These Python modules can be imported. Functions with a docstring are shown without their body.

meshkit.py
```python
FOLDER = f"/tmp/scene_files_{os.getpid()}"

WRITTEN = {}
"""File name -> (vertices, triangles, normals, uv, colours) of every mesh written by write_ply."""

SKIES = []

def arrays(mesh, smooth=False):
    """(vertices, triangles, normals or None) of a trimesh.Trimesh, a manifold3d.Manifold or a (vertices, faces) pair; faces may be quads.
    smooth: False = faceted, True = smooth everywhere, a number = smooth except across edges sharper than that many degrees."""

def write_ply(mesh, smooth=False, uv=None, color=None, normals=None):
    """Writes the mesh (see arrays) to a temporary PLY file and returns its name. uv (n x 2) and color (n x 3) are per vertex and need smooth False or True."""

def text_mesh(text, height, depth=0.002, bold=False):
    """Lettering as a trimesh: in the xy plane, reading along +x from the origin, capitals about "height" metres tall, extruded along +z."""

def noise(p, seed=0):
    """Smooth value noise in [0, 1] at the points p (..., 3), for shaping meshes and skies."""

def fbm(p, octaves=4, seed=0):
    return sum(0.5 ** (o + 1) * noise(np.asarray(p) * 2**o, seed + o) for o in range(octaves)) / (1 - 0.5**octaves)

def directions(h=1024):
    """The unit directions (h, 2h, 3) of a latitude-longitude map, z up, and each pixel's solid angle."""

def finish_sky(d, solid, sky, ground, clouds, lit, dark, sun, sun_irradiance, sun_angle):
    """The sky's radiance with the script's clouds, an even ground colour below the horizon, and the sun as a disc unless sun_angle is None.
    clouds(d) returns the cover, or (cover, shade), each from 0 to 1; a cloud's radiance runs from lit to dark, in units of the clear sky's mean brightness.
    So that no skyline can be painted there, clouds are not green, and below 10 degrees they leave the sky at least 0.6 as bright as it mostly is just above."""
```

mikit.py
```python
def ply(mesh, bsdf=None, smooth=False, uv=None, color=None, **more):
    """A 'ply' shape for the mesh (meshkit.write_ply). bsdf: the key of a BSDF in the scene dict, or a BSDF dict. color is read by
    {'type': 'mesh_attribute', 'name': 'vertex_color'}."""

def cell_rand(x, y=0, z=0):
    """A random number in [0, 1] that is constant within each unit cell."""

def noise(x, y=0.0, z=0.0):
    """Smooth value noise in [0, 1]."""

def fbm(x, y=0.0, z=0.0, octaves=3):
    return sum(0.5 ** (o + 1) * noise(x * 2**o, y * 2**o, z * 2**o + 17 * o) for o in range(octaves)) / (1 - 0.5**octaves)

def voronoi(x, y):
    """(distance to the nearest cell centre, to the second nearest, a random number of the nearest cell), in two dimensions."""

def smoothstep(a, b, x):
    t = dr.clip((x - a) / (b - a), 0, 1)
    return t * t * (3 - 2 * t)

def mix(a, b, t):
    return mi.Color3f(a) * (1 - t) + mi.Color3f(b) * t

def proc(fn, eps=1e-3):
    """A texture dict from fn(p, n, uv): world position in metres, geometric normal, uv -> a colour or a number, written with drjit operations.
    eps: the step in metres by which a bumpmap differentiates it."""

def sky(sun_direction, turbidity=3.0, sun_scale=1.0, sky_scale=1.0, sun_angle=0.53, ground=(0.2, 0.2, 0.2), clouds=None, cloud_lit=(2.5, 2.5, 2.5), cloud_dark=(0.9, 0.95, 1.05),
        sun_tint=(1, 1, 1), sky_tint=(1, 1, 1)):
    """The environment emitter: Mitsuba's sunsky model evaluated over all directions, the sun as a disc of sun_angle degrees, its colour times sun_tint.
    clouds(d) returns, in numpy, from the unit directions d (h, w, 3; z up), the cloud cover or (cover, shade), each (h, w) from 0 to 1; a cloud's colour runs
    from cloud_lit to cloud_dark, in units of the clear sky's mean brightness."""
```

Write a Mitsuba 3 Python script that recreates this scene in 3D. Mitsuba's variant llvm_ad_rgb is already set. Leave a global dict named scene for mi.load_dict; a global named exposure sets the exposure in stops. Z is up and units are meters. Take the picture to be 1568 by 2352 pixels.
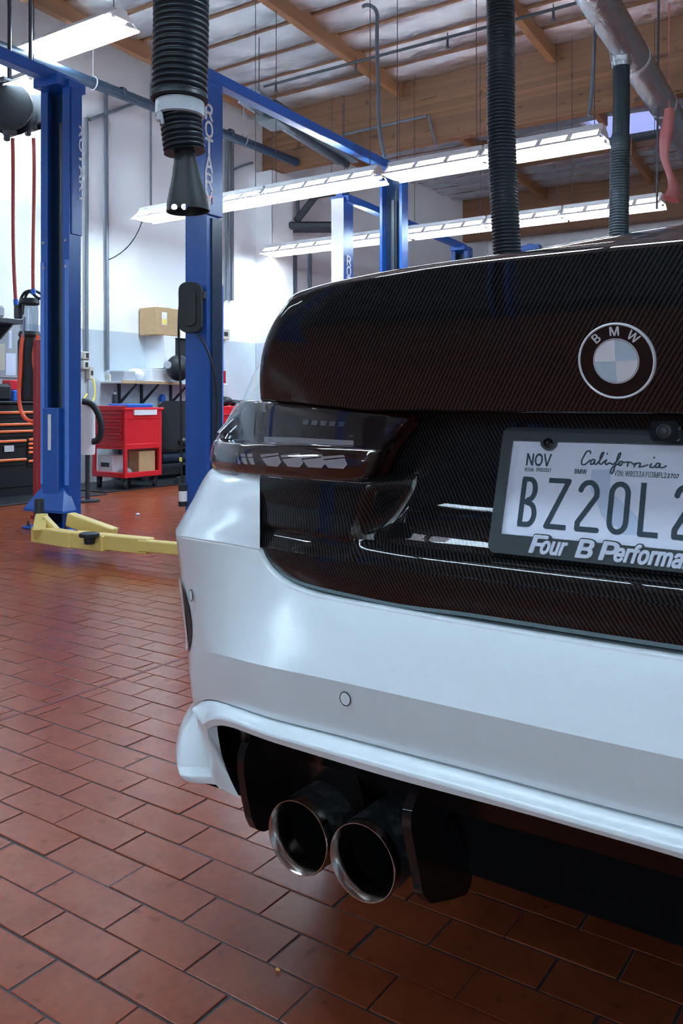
import math, random
import numpy as np, trimesh, manifold3d as m3
import drjit as dr
import mitsuba as mi
import mikit, meshkit
from mikit import proc, noise, fbm, cell_rand, smoothstep, mix
from scipy.interpolate import PchipInterpolator, CubicSpline, UnivariateSpline
from shapely.geometry import Polygon, LineString, Point, box as sbox
from shapely import affinity
from shapely.ops import unary_union

T = mi.ScalarTransform4f
scene, labels = {}, {}
random.seed(7)
rng = np.random.default_rng(7)

# ------------------------------------------------------------------ camera, light, exposure
FP, CX, CY, YAW, HC = 1980.0, 784.0, 922.0, 0.602, 1.0     # focal length in pixels, horizon row, heading, eye height
CO, SI = math.cos(YAW), math.sin(YAW)
scene['camera'] = {'type': 'perspective', 'fov': math.degrees(2 * math.atan(784 / FP)), 'fov_axis': 'x',
                   'principal_point_offset_y': (1176 - CY) / 2352.0, 'near_clip': 0.05, 'far_clip': 200.0,
                   'to_world': T().look_at(origin=[0, 0, HC], target=[-SI, CO, HC], up=[0, 0, 1])}
exposure = 0.5
scene['daylight_fill'] = {'type': 'constant', 'radiance': {'type': 'rgb', 'value': [1.5, 1.85, 2.1]}}    # daylight added as fill for the bumper, through an unseen open bay
TUBE = [52.0, 66.0, 80.0]            # radiance of the cool white fluorescent tubes
LENS = [20.0, 26.0, 31.0]            # and of the acrylic lens below them
SKYLIGHT = [0.15, 0.21, 0.58]


def ray(px):
    r = (px - CX) / FP
    return np.array([CO * r - SI, SI * r + CO])


def at_d(px, py, d):
    x, y = ray(px) * d
    return np.array([x, y, HC + (CY - py) / FP * d])


def at_Y(px, py, Y):
    return at_d(px, py, Y / ray(px)[1])


def at_X(px, py, X):
    return at_d(px, py, X / ray(px)[0])


def at_Z(px, py, Z):
    return at_d(px, py, (Z - HC) * FP / (CY - py))


# ------------------------------------------------------------------ materials
def rgb(*c):
    return {'type': 'rgb', 'value': list(c)}


def mat(name, color, rough=0.5, metal=0.0, spec=0.5, **kw):
    scene['m_' + name] = {'type': 'twosided', 'bsdf': {'type': 'principled', 'base_color': color if isinstance(color, dict) else rgb(*color), 'roughness': rough, 'metallic': metal, 'specular': spec, **kw}}


def coat(name, color, alpha=None, ior=1.5):
    b = {'type': 'plastic' if alpha is None else 'roughplastic', 'diffuse_reflectance': color if isinstance(color, dict) else rgb(*color), 'int_ior': ior, 'nonlinear': False}
    if alpha is not None:
        b['alpha'] = alpha
    scene['m_' + name] = {'type': 'twosided', 'bsdf': b}


def c3(a):
    return mi.Color3f(*a)


def twill(p, n, uv):
    a, b = uv.x * 690.0, uv.y * 420.0            # tows of about 2 mm
    i, j = dr.floor(a), dr.floor(b)
    k = i - j
    m = k - 4 * dr.floor(k / 4)
    over = dr.select(m < 2, 1.0, 0.0)
    fa, fb = a - i - 0.5, b - j - 0.5
    across = dr.select(over > 0.5, fa, fb)
    tow = 1 - 3.0 * across * across
    g = dr.lerp(0.003, 0.0185, over) * (0.35 + 0.65 * tow) * (0.85 + 0.3 * cell_rand(i, j))
    return mi.Color3f(g * 1.02, g * 0.98, g)


def tile_color(p, n, uv):
    q = fbm(p.x * 14, p.y * 14, 3.1, 3)
    f = fbm(p.x * 90, p.y * 90, 7.7, 2)
    sp = smoothstep(0.90, 0.95, noise(p.x * 30, p.y * 30, 5.0)) * 0.25
    c = mix((0.262, 0.062, 0.026), (0.195, 0.044, 0.019), q) * (0.86 + 0.28 * f)
    return c * (1 - sp)


def grout_color(p, n, uv):
    f = fbm(p.x * 120, p.y * 120, 1.0, 2)
    return mix((0.014, 0.013, 0.016), (0.045, 0.034, 0.038), f)


def paint_wall(p, n, uv):
    low = smoothstep(1.90, 1.885, p.z)
    f = fbm(p.x * 2.2 + p.y * 2.2, p.y * 1.1, p.z * 2.2, 3)
    up = mix((0.86, 0.87, 0.88), (0.78, 0.79, 0.81), f)
    dn = mix((0.54, 0.59, 0.63), (0.45, 0.50, 0.54), f)
    return mix(up, dn, low)


def wood(p, n, uv):
    lam = dr.floor(p.z * 24.0)
    g = fbm(p.x * 0.9 + lam * 7.3, p.y * 7.0, p.z * 60.0, 3)
    k = smoothstep(0.86, 0.93, noise(p.x * 9.0 + 5, p.z * 16.0, p.y * 9.0))
    c = mix((0.205, 0.088, 0.036), (0.105, 0.041, 0.018), g) * (0.78 + 0.4 * cell_rand(lam, 3, 1))
    return c * (1 - 0.55 * k)


def timber(p, n, uv):
    g = fbm(p.x * 9.0, p.y * 0.8, p.z * 20.0, 3)
    return mix((0.30, 0.135, 0.052), (0.18, 0.070, 0.028), g)


def foil_bump(p, n, uv):
    return fbm(p.x * 9.0, p.y * 14.0, p.z * 12, 3) * 0.022 + noise(p.x * 1.7, p.y * 3.1, 2.0) * 0.05


def duct_bump(p, n, uv):
    return fbm(p.x * 34.0, p.y * 34.0, p.z * 34, 3) * 0.022


def dusty_blue(p, n, uv):
    f = fbm(p.x * 6 + 2, p.y * 6, p.z * 2.5, 3)
    return mix((0.010, 0.078, 0.33), (0.007, 0.052, 0.24), f)


def cardboard(p, n, uv):
    f = fbm(p.x * 30, p.y * 30, p.z * 30, 2)
    return mix((0.44, 0.29, 0.15), (0.36, 0.23, 0.115), f)


def paint_white(p, n, uv):
    f = smoothstep(0.90, 0.94, noise(p.x * 420, p.y * 420, p.z * 420)) * 0.22
    return mix((0.68, 0.745, 0.785), (0.36, 0.40, 0.42), f)


def tip_metal(p, n, uv):
    f = fbm(p.x * 60, p.y * 60, p.z * 60, 3)
    return mix((0.012, 0.014, 0.016), (0.035, 0.04, 0.042), smoothstep(0.45, 0.75, f))


coat('car_paint', proc(paint_white), 0.045)
coat('carbon', proc(twill))
coat('carbon_rough', (0.006, 0.005, 0.005), 0.06)
coat('gloss_black', (0.006, 0.006, 0.007))
mat('matte_black', (0.009, 0.010, 0.012), 0.5, spec=0.3)
mat('rubber', (0.010, 0.012, 0.014), 0.5, spec=0.3)
mat('hose_rubber', (0.007, 0.011, 0.014), 0.42, spec=0.28)
mat('plate_frame_black', (0.016, 0.023, 0.028), 0.42)
mat('flange_gray', (0.10, 0.15, 0.165), 0.4)
mat('chrome', (0.78, 0.78, 0.80), 0.06, 1.0)
mat('bright_steel', (0.62, 0.60, 0.58), 0.16, 1.0)
mat('tip_black', proc(tip_metal), 0.42)
mat('soot_and_shade', (0.004, 0.004, 0.0045), 0.9, spec=0.0)  # black of the sooty pipes and of the shade under the car
mat('glass_dark', (0.01, 0.012, 0.014), 0.04)
scene['m_smoked_lens'] = {'type': 'thindielectric', 'int_ior': 1.5, 'specular_transmittance': rgb(0.55, 0.50, 0.50)}
scene['m_clear_lens'] = {'type': 'thindielectric', 'int_ior': 1.5, 'specular_transmittance': rgb(0.74, 0.78, 0.81)}
scene['m_sooty_glass'] = {'type': 'thindielectric', 'int_ior': 1.5, 'specular_transmittance': rgb(0.55, 0.6, 0.64)}
mat('lamp_red', (0.026, 0.007, 0.005), 0.3, spec=0.2)
mat('lamp_dark', (0.010, 0.010, 0.011), 0.2, spec=0.3)
mat('lamp_guide', (0.78, 0.84, 0.90), 0.22)
mat('lamp_chrome', (0.10, 0.115, 0.125), 0.1, 1.0)
mat('badge_silver', (0.50, 0.52, 0.56), 0.25)
mat('lamp_silver', (0.55, 0.60, 0.64), 0.22, 1.0)
mat('badge_white', (0.66, 0.68, 0.74), 0.3)
mat('badge_blue', (0.42, 0.52, 0.62), 0.3)
mat('paper_white', (0.64, 0.69, 0.83), 0.45)
mat('ink', (0.010, 0.028, 0.045), 0.5)
mat('map_blue', (0.44, 0.53, 0.71), 0.5)
mat('letter_silver', (0.48, 0.53, 0.64), 0.4)
coat('tile', proc(tile_color), 0.075)
mat('grout', proc(grout_color), 0.6)
mat('sealant', (0.12, 0.028, 0.026), 0.5, spec=0.2)
mat('wall_paint', proc(paint_wall), 0.55)
mat('dark_wall', (0.13, 0.145, 0.16), 0.6)
mat('glulam', proc(wood), 0.6)
mat('timber', proc(timber), 0.65)
mat('timber_dark', (0.16, 0.075, 0.035), 0.7)
scene['m_foil'] = {'type': 'twosided', 'bsdf': {'type': 'bumpmap', 'arbitrary': proc(foil_bump, 4e-3), 'scale': 1.0,
                                              'bsdf': {'type': 'roughconductor', 'alpha': 0.34, 'eta': 1.4, 'k': 7.0, 'specular_reflectance': rgb(0.88, 0.92, 0.96)}}}
scene['m_duct_foil'] = {'type': 'twosided', 'bsdf': {'type': 'bumpmap', 'arbitrary': proc(duct_bump, 3e-3), 'scale': 1.0,
                                                   'bsdf': {'type': 'roughconductor', 'alpha': 0.22, 'eta': 1.4, 'k': 7.0, 'specular_reflectance': rgb(0.62, 0.66, 0.70)}}}
mat('lift_blue', proc(dusty_blue), 0.32, spec=0.6)
mat('lift_shade_blue', (0.008, 0.022, 0.055), 0.3)  # shaded copy of the lift blue, darkness put into the colour
mat('lift_lit_blue', (0.10, 0.23, 0.62), 0.35)  # lit copy of the lift blue, for flange faces catching light
mat('arm_yellow', (0.58, 0.42, 0.12), 0.45)
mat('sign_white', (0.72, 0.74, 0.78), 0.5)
mat('tool_red', (0.52, 0.012, 0.018), 0.3)
mat('tool_red_dark', (0.26, 0.008, 0.012), 0.4)
mat('orange', (0.80, 0.16, 0.045), 0.35)
mat('hose_orange', (0.80, 0.10, 0.04), 0.45)
mat('hose_red', (0.33, 0.055, 0.05), 0.5)
mat('white_metal', (0.72, 0.74, 0.77), 0.4)
mat('gray_metal', (0.32, 0.34, 0.37), 0.4)
mat('dark_metal', (0.022, 0.026, 0.032), 0.4, spec=0.4)
mat('pipe_blue', (0.014, 0.027, 0.048), 0.4)
mat('conduit', (0.11, 0.13, 0.155), 0.4, 0.2)
mat('cardboard', proc(cardboard), 0.8)
mat('cream_plastic', (0.52, 0.50, 0.42), 0.5)
mat('blue_plastic', (0.02, 0.12, 0.55), 0.35)
mat('yellow_label', (0.75, 0.62, 0.12), 0.5)
mat('rag_gray', (0.33, 0.34, 0.37), 0.9)
mat('pink_plastic', (0.36, 0.115, 0.105), 0.45)
mat('crumb', (0.85, 0.45, 0.12), 0.6)
mat('fixture_white', (0.80, 0.82, 0.84), 0.4)
mat('roof_deck', (0.30, 0.31, 0.33), 0.8)
mat('shelf_wood', (0.42, 0.26, 0.14), 0.6)
scene['m_tube_dark'] = {'type': 'diffuse', 'reflectance': rgb(0.8, 0.8, 0.8)}


# ------------------------------------------------------------------ mesh helpers
def cat_(*ms):
    ms = [m for m in ms if m is not None]
    return trimesh.util.concatenate(ms) if len(ms) > 1 else ms[0]


def bx(c, size, bev=0.0, rz=0.0):
    if bev > 0:
        b = min(bev, min(size) * 0.45)
        x, y, z = (s / 2 for s in size)
        pts = []
        for sx in (-1, 1):
            for sy in (-1, 1):
                for sz in (-1, 1):
                    pts += [[sx * (x - b), sy * (y - b), sz * z], [sx * (x - b), sy * y, sz * (z - b)], [sx * x, sy * (y - b), sz * (z - b)]]
        m = trimesh.convex.convex_hull(np.array(pts))
    else:
        m = trimesh.creation.box(size)
    if rz:
        m.apply_transform(trimesh.transformations.rotation_matrix(rz, [0, 0, 1]))
    m.apply_translation(c)
    return m


def bb(x0, x1, y0, y1, z0, z1, bev=0.0):
    return bx([(x0 + x1) / 2, (y0 + y1) / 2, (z0 + z1) / 2], [abs(x1 - x0), abs(y1 - y0), abs(z1 - z0)], bev)


def tube(path, r, n=10, caps=True, close=False):
    p = np.asarray(path, float)
    r = np.broadcast_to(r, (len(p),))
    t = np.gradient(p, axis=0)
    if close:
        t = np.roll(p, -1, 0) - np.roll(p, 1, 0)
    t /= np.linalg.norm(t, axis=1, keepdims=True) + 1e-12
    a = np.cross(t[0], [0, 0, 1.0] if abs(t[0][2]) < 0.9 else [1.0, 0, 0])
    frames = []
    for k in range(len(p)):
        a = a - t[k] * (a @ t[k])
        a /= np.linalg.norm(a) + 1e-12
        frames.append((a.copy(), np.cross(t[k], a)))
    ang = np.arange(n) * 2 * np.pi / n
    v = np.concatenate([p[k] + r[k] * (np.cos(ang)[:, None] * frames[k][0] + np.sin(ang)[:, None] * frames[k][1]) for k in range(len(p))])
    f = []
    m = len(p)
    for k in range(m if close else m - 1):
        k2 = (k + 1) % m
        for j in range(n):
            j2 = (j + 1) % n
            f += [[k * n + j, k * n + j2, k2 * n + j2], [k * n + j, k2 * n + j2, k2 * n + j]]
    if caps and not close:
        v = np.vstack([v, p[0], p[-1]])
        for j in range(n):
            j2 = (j + 1) % n
            f += [[len(v) - 2, j2, j], [len(v) - 1, (m - 1) * n + j, (m - 1) * n + j2]]
    return trimesh.Trimesh(v, np.array(f), process=False)


def rod(a, b, r, n=10):
    return tube([a, b], r, n)


def smooth_path(pts, n=40):
    pts = np.asarray(pts, float)
    s = np.r_[0, np.cumsum(np.linalg.norm(np.diff(pts, axis=0), axis=1))]
    return CubicSpline(s, pts)(np.linspace(0, s[-1], n))


def lathe(profile, center, axis=(0, 0, 1), n=32):
    """profile: (radius, height along axis)."""
    pr = np.asarray(profile, float)
    az = np.asarray(axis, float) / np.linalg.norm(axis)
    ax = np.cross([0, 0, 1.0] if abs(az[2]) < 0.9 else [1.0, 0, 0], az)
    ax /= np.linalg.norm(ax)
    ay = np.cross(az, ax)
    ang = np.arange(n) * 2 * np.pi / n
    ring = np.cos(ang)[:, None] * ax + np.sin(ang)[:, None] * ay
    v = np.concatenate([np.asarray(center) + h * az + r * ring for r, h in pr])
    f = []
    for k in range(len(pr) - 1):
        for j in range(n):
            j2 = (j + 1) % n
            f += [[k * n + j, k * n + j2, (k + 1) * n + j2], [k * n + j, (k + 1) * n + j2, (k + 1) * n + j]]
    m = trimesh.Trimesh(v, np.array(f), process=False)
    m.update_faces(m.area_faces > 1e-14)
    return m


def prism(poly, depth):
    """shapely shape extruded along +z."""
    gs = getattr(poly, 'geoms', [poly])
    return cat_(*[trimesh.creation.extrude_polygon(g, depth, engine='earcut') for g in gs if g.area > 1e-12])


def frame(m, o, ex, ey, ez):
    M = np.eye(4)
    M[:3, 0], M[:3, 1], M[:3, 2], M[:3, 3] = ex, ey, ez, o
    m = m.copy()
    m.apply_transform(M)
    return m


def rbox(w, h, r, n=6):
    return sbox(-w / 2 + r, -h / 2 + r, w / 2 - r, h / 2 - r).buffer(r, quad_segs=n)


def free(key):
    if key not in used:
        used.add(key)
        return key
    i = 1
    while f'{key}_{i:03d}' in used:
        i += 1
    used.add(f'{key}_{i:03d}')
    return f'{key}_{i:03d}'


used = set()


def tag(key, label=None, cat=None, group=None, kind=None):
    d = labels.setdefault(key, {})
    for a, b in (('label', label), ('category', cat), ('group', group), ('kind', kind)):
        if b:
            d[a] = b
    return key


def thing(name, label, cat, group=None):
    return tag(free(name), label, cat, group)


def put(name, mesh, m, parent=None, smooth=30, **kw):
    key = free((parent + '__' if parent else '') + name)
    scene[key] = mikit.ply(mesh, 'm_' + m, smooth=smooth, **kw)
    return key


def solo(name, mesh, m, label, cat, group=None, smooth=30):
    return tag(put(name, mesh, m, None, smooth), label, cat, group)


def grid(P, flip=False):
    """(rows, cols, 3) points to a mesh."""
    r, c = P.shape[:2]
    i = np.arange(r * c).reshape(r, c)
    q = np.stack([i[:-1, :-1], i[:-1, 1:], i[1:, 1:], i[1:, :-1]], -1).reshape(-1, 4)
    f = np.vstack([q[:, [0, 1, 2]], q[:, [0, 2, 3]]])
    if flip:
        f = f[:, ::-1]
    return trimesh.Trimesh(P.reshape(-1, 3), f, process=False)

# ------------------------------------------------------------------ the car
XC, YR, KC = -0.296, 0.92, 1.03             # centre line, rearmost point, size
car = thing('car', 'white sports sedan with carbon fibre trunk lid, seen from its left rear corner', 'car')
_half = np.array([(0, 0), (.2, .004), (.4, .02), (.55, .048), (.65, .08), (.73, .122), (.79, .17), (.84, .226), (.875, .29), (.9, .37), (.915, .47), (.92, .6), (.92, .9), (.92, 1.6), (.92, 2.4)]) * KC
QM = 2.4 * KC
_full = np.vstack([_half, [(s, 2 * QM - q) for s, q in _half[:-1][::-1]]])
_full = np.vstack([[(-s, q) for s, q in _half[1:4][::-1]], _full])
_chord = np.r_[0, np.cumsum(np.linalg.norm(np.diff(_full, axis=0), axis=1))]
_chord -= _chord[3]
_S, _Q = PchipInterpolator(_chord, _full[:, 0]), CubicSpline(_chord, _full[:, 1])
_Q = PchipInterpolator(_chord, _full[:, 1])
_tt = np.linspace(0, _chord[-1], 4000)


def plan(t):
    """|t| metres along the body's outline from the centre of the tail: (s, q) and the outward normal."""
    t = np.asarray(t, float)
    a = np.abs(t)
    g = np.where(t < 0, -1.0, 1.0)
    e = 0.02
    ds, dq = (_S(a + e) - _S(np.maximum(a - e, -0.3))), (_Q(a + e) - _Q(np.maximum(a - e, -0.3)))
    l = np.hypot(ds, dq)
    return g * _S(a), _Q(a), g * dq / l, -ds / l


def body(t, delta, z):
    """World points at outline position t, moved in by delta, at height z."""
    s, q, ns, nq = plan(t)
    s, q = s - delta * ns, q - delta * nq
    return np.stack(np.broadcast_arrays(XC - s, YR + q, z), -1)


def fn(v):
    return v if callable(v) else (lambda t: np.full(np.shape(t), float(v)))


_ts = np.linspace(-0.35, 1.5, 3000)


def find(px, delta):
    """Outline position seen at column px for a surface moved in by delta."""
    p = body(_ts, fn(delta)(np.abs(_ts)), 0.0)
    r, d = p[:, 0] * CO + p[:, 1] * SI, -p[:, 0] * SI + p[:, 1] * CO
    x = CX + FP * r / d
    k = np.argmin(x)
    return np.interp(-np.asarray(px, float), -x[:k + 1], _ts[:k + 1])


def p3(px, py, delta):
    t = find(px, delta)
    p = body(t, fn(delta)(np.abs(t)), 0.0)
    d = -p[..., 0] * SI + p[..., 1] * CO
    p[..., 2] = HC + (CY - np.asarray(py, float)) / FP * d
    return t, p


def zcurve(pts, delta, tol=0.0):
    """Height along the outline of a line seen at these pixels; tol: how far (m) a smooth line may pass from them."""
    pts = np.asarray(pts, float)
    t, p = p3(pts[:, 0], pts[:, 1], delta)
    if tol:
        p, t = p[t > 0.012], t[t > 0.012]
    o = np.argsort(np.abs(t))
    t, z = np.abs(t)[o], p[o, 2]
    keep = np.r_[True, np.diff(t) > 1e-3]
    t, z = t[keep], z[keep]
    if tol:
        k = t > 0.02
        f = UnivariateSpline(np.r_[-t[k][::-1], t[k]], np.r_[z[k][::-1], z[k]], k=3, s=2 * k.sum() * tol ** 2)
    else:
        f = PchipInterpolator(t, z)
    return lambda a: f(np.clip(np.abs(a), t[0], t[-1]))


def ramp(t0, v0, t1, v1):
    return lambda a: v0 + (v1 - v0) * (lambda u: u * u * (3 - 2 * u))(np.clip((np.abs(a) - t0) / (t1 - t0), 0, 1))


def loft(rows, ts, sub=4, curved=True):
    """Surface through rows of (delta, z); returns points (rows, cols, 3) and uv."""
    D = np.array([np.broadcast_to(fn(d)(np.abs(ts)), ts.shape) for d, _ in rows])
    Z = np.array([np.broadcast_to(fn(z)(np.abs(ts)), ts.shape) for _, z in rows])
    k = np.arange(len(rows))
    u = np.linspace(0, len(rows) - 1, (len(rows) - 1) * sub + 1)
    if curved and len(rows) > 2:
        D, Z = PchipInterpolator(k, D)(u), PchipInterpolator(k, Z)(u)
    else:
        D = np.array([np.interp(u, k, D[:, j]) for j in range(D.shape[1])]).T
        Z = np.array([np.interp(u, k, Z[:, j]) for j in range(Z.shape[1])]).T
    P = np.array([body(ts, d, z) for d, z in zip(D, Z)])
    return P


def uvs(P):
    u = np.cumsum(np.r_[np.zeros((1, P.shape[1])), np.linalg.norm(np.diff(P, axis=0), axis=2)], 0)
    w = np.cumsum(np.c_[np.zeros((P.shape[0], 1)), np.linalg.norm(np.diff(P, axis=1), axis=2)], 1)
    mid = np.abs(P[0, :, 0] - XC).argmin()
    w = w - w[:, [mid]]
    return np.stack([w, -u + u[-1, mid]], -1).reshape(-1, 2)


def loft_edge(rows, px, t_end, n, sub=4):
    """As loft, but each row starts at the outline position seen at column px, so that the panel's inner edge is one plumb line; both sides."""
    k = np.arange(len(rows))
    u = np.linspace(0, len(rows) - 1, (len(rows) - 1) * sub + 1)
    w = np.linspace(0, 1, n)
    out = []
    for sg in (1, -1):
        R = []
        for x in u:
            dk = lambda a: PchipInterpolator(k, np.array([np.broadcast_to(fn(d)(a), np.shape(a)) for d, _ in rows]))(x)
            zk = lambda a: PchipInterpolator(k, np.array([np.broadcast_to(fn(z)(a), np.shape(a)) for _, z in rows]))(x)
            t0 = float(find(px, dk))
            a = t0 + (t_end - t0) * w
            R.append(body(sg * a, dk(a), zk(a)))
        out.append(grid(np.array(R), sg < 0))
    return out


def two(a, b, n=300):
    """outline positions on both sides, from a to b."""
    return [np.linspace(a, b, n), np.linspace(-b, -a, n)]


# outline positions of some landmarks
T_LID = float(find(597, 0.05))
T640, T700 = float(find(640, 0.04)), float(find(700, 0.04))
T440, T600 = float(find(440, 0.02)), float(find(600, 0.0))
TS = float(find(403, 0.0))
TB = 1.10                                      # where the bumper meets the body side

# ---- bumper
d_c6 = ramp(T640, 0.040, T440 - 0.03, 0.0)
BT = [(1100, 1437), (900, 1401.5), (745, 1372), (678, 1352), (640, 1331), (614, 1305), (600, 1279), (591, 1261.5), (513, 1247), (450, 1237), (420, 1232), (408, 1234)]
z_bt = zcurve(BT, d_c6)
d_cb = ramp(T700, -0.014, T440, 0.022)
z_cb = zcurve([(1568, 1736), (1283, 1678), (1104, 1640), (900, 1594), (731, 1557), (665, 1544), (579, 1521), (493, 1498), (459, 1494), (436, 1500)], d_cb, 1e-3)
d_cg = ramp(T700, 0.001, T440, 0.029)
GAP = [(1568, 1889), (1326, 1834), (1113, 1780.6), (900, 1727), (700, 1671), (584, 1636), (510, 1611.5), (486, 1608), (462, 1613.5), (447, 1623)]
z_cg = zcurve(GAP, d_cg, 1.1e-3)
ts = np.linspace(-TB, TB, 520)
mean = lambda f, g, w=0.5: (lambda a: f(a) * (1 - w) + g(a) * w)
d_mid = lambda a: d_c6(a) * 0.48 + d_cb(a) * 0.52 + 0.003 * np.clip((np.abs(a) - T700 * 0.9) / 0.1, 0, 1) * np.clip((T440 + .1 - np.abs(a)) / 0.1, 0, 1)
up = loft([(lambda a: d_c6(a) + 0.055, lambda a: z_bt(a) - 0.001), (lambda a: d_c6(a) + 0.006, lambda a: z_bt(a) + 0.0015), (d_c6, lambda a: z_bt(a) - 0.003)], ts, 3)
mi_ = loft([(d_c6, lambda a: z_bt(a) - 0.003), (d_mid, mean(z_bt, z_cb)), (d_cb, z_cb)], ts, 8)
lo = loft([(d_cb, z_cb), (mean(d_cb, d_cg, .3), mean(z_cb, z_cg, .5)), (mean(d_cb, d_cg, .72), mean(z_cb, z_cg, .86)), (d_cg, lambda a: z_cg(a) + 0.0008), (lambda a: d_cg(a) + 0.02, lambda a: z_cg(a) + 0.0008)], ts, 4, False)
bumper = put('bumper', cat_(grid(up), grid(mi_), grid(lo)), 'car_paint', car, smooth=22)


def ring_on(px, py, delta, rad, name='parking_sensor'):
    t, p = p3(px, py, delta)
    s, q, ns, nq = plan(t)
    n = np.array([-ns, nq, 0.0])
    n /= np.linalg.norm(n)
    ex = np.array([n[1], -n[0], 0])
    a = np.linspace(0, 2 * np.pi, 40, endpoint=False)
    c = p + n * 0.0040
    disc = frame(prism(Point(0, 0).buffer(rad * 0.9, quad_segs=10), 0.0016), p + n * 0.0028, -ex, [0, 0, 1], n)
    k = put(name, disc, 'car_paint', bumper)
    put('ring_gap', tube(c[None] + rad * (np.cos(a)[:, None] * ex + np.sin(a)[:, None] * np.array([0, 0, 1])), 0.0006, 5, close=True), 'matte_black', bumper)
    return k


ring_on(797, 1603.5, mean(d_cb, d_cg, .28), 0.0088)
ring_on(443.5, 1367, d_mid, 0.0095)

# ---- white trim round the diffuser opening
d_t1 = ramp(T700, -0.020, T440, 0.012)
z_t1 = zcurve([(1568, 1945), (1283, 1877), (1028, 1809), (900, 1774), (700, 1711), (584, 1676), (520, 1655), (500, 1650), (480, 1653), (466, 1664)], d_t1, 1.1e-3)
d_t2 = ramp(T700, -0.015, T440, 0.018)
z_t2 = zcurve([(1568, 1961.7), (1283, 1891), (964, 1804), (900, 1788), (700, 1726), (584, 1692), (507, 1665), (494, 1666.5), (476, 1677)], d_t2, 1.1e-3)
T_TR = float(find(464, d_cg))
ts = np.linspace(-T_TR, T_TR, 420)
tr = loft([(lambda a: d_cg(a) + 0.02, lambda a: z_cg(a) - 0.0010), (lambda a: d_cg(a) + 0.001, lambda a: z_cg(a) - 0.0010), (lambda a: d_t1(a) * .45 + d_cg(a) * .55 - .0025, mean(z_cg, z_t1, .5)), (lambda a: d_t1(a) + 0.001, lambda a: z_t1(a) + 0.003), (d_t1, lambda a: z_t1(a) - 0.001)], ts, 4)
tr2 = loft([(d_t1, lambda a: z_t1(a) - 0.001), (d_t2, z_t2)], ts, 3, False)
tr3 = loft([(d_t2, z_t2), (lambda a: d_t2(a) + 0.055, lambda a: z_t2(a) + 0.004)], ts, 2, False)
trim = put('diffuser_trim', cat_(grid(tr), grid(tr2), grid(tr3)), 'car_paint', car, smooth=24)


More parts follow.
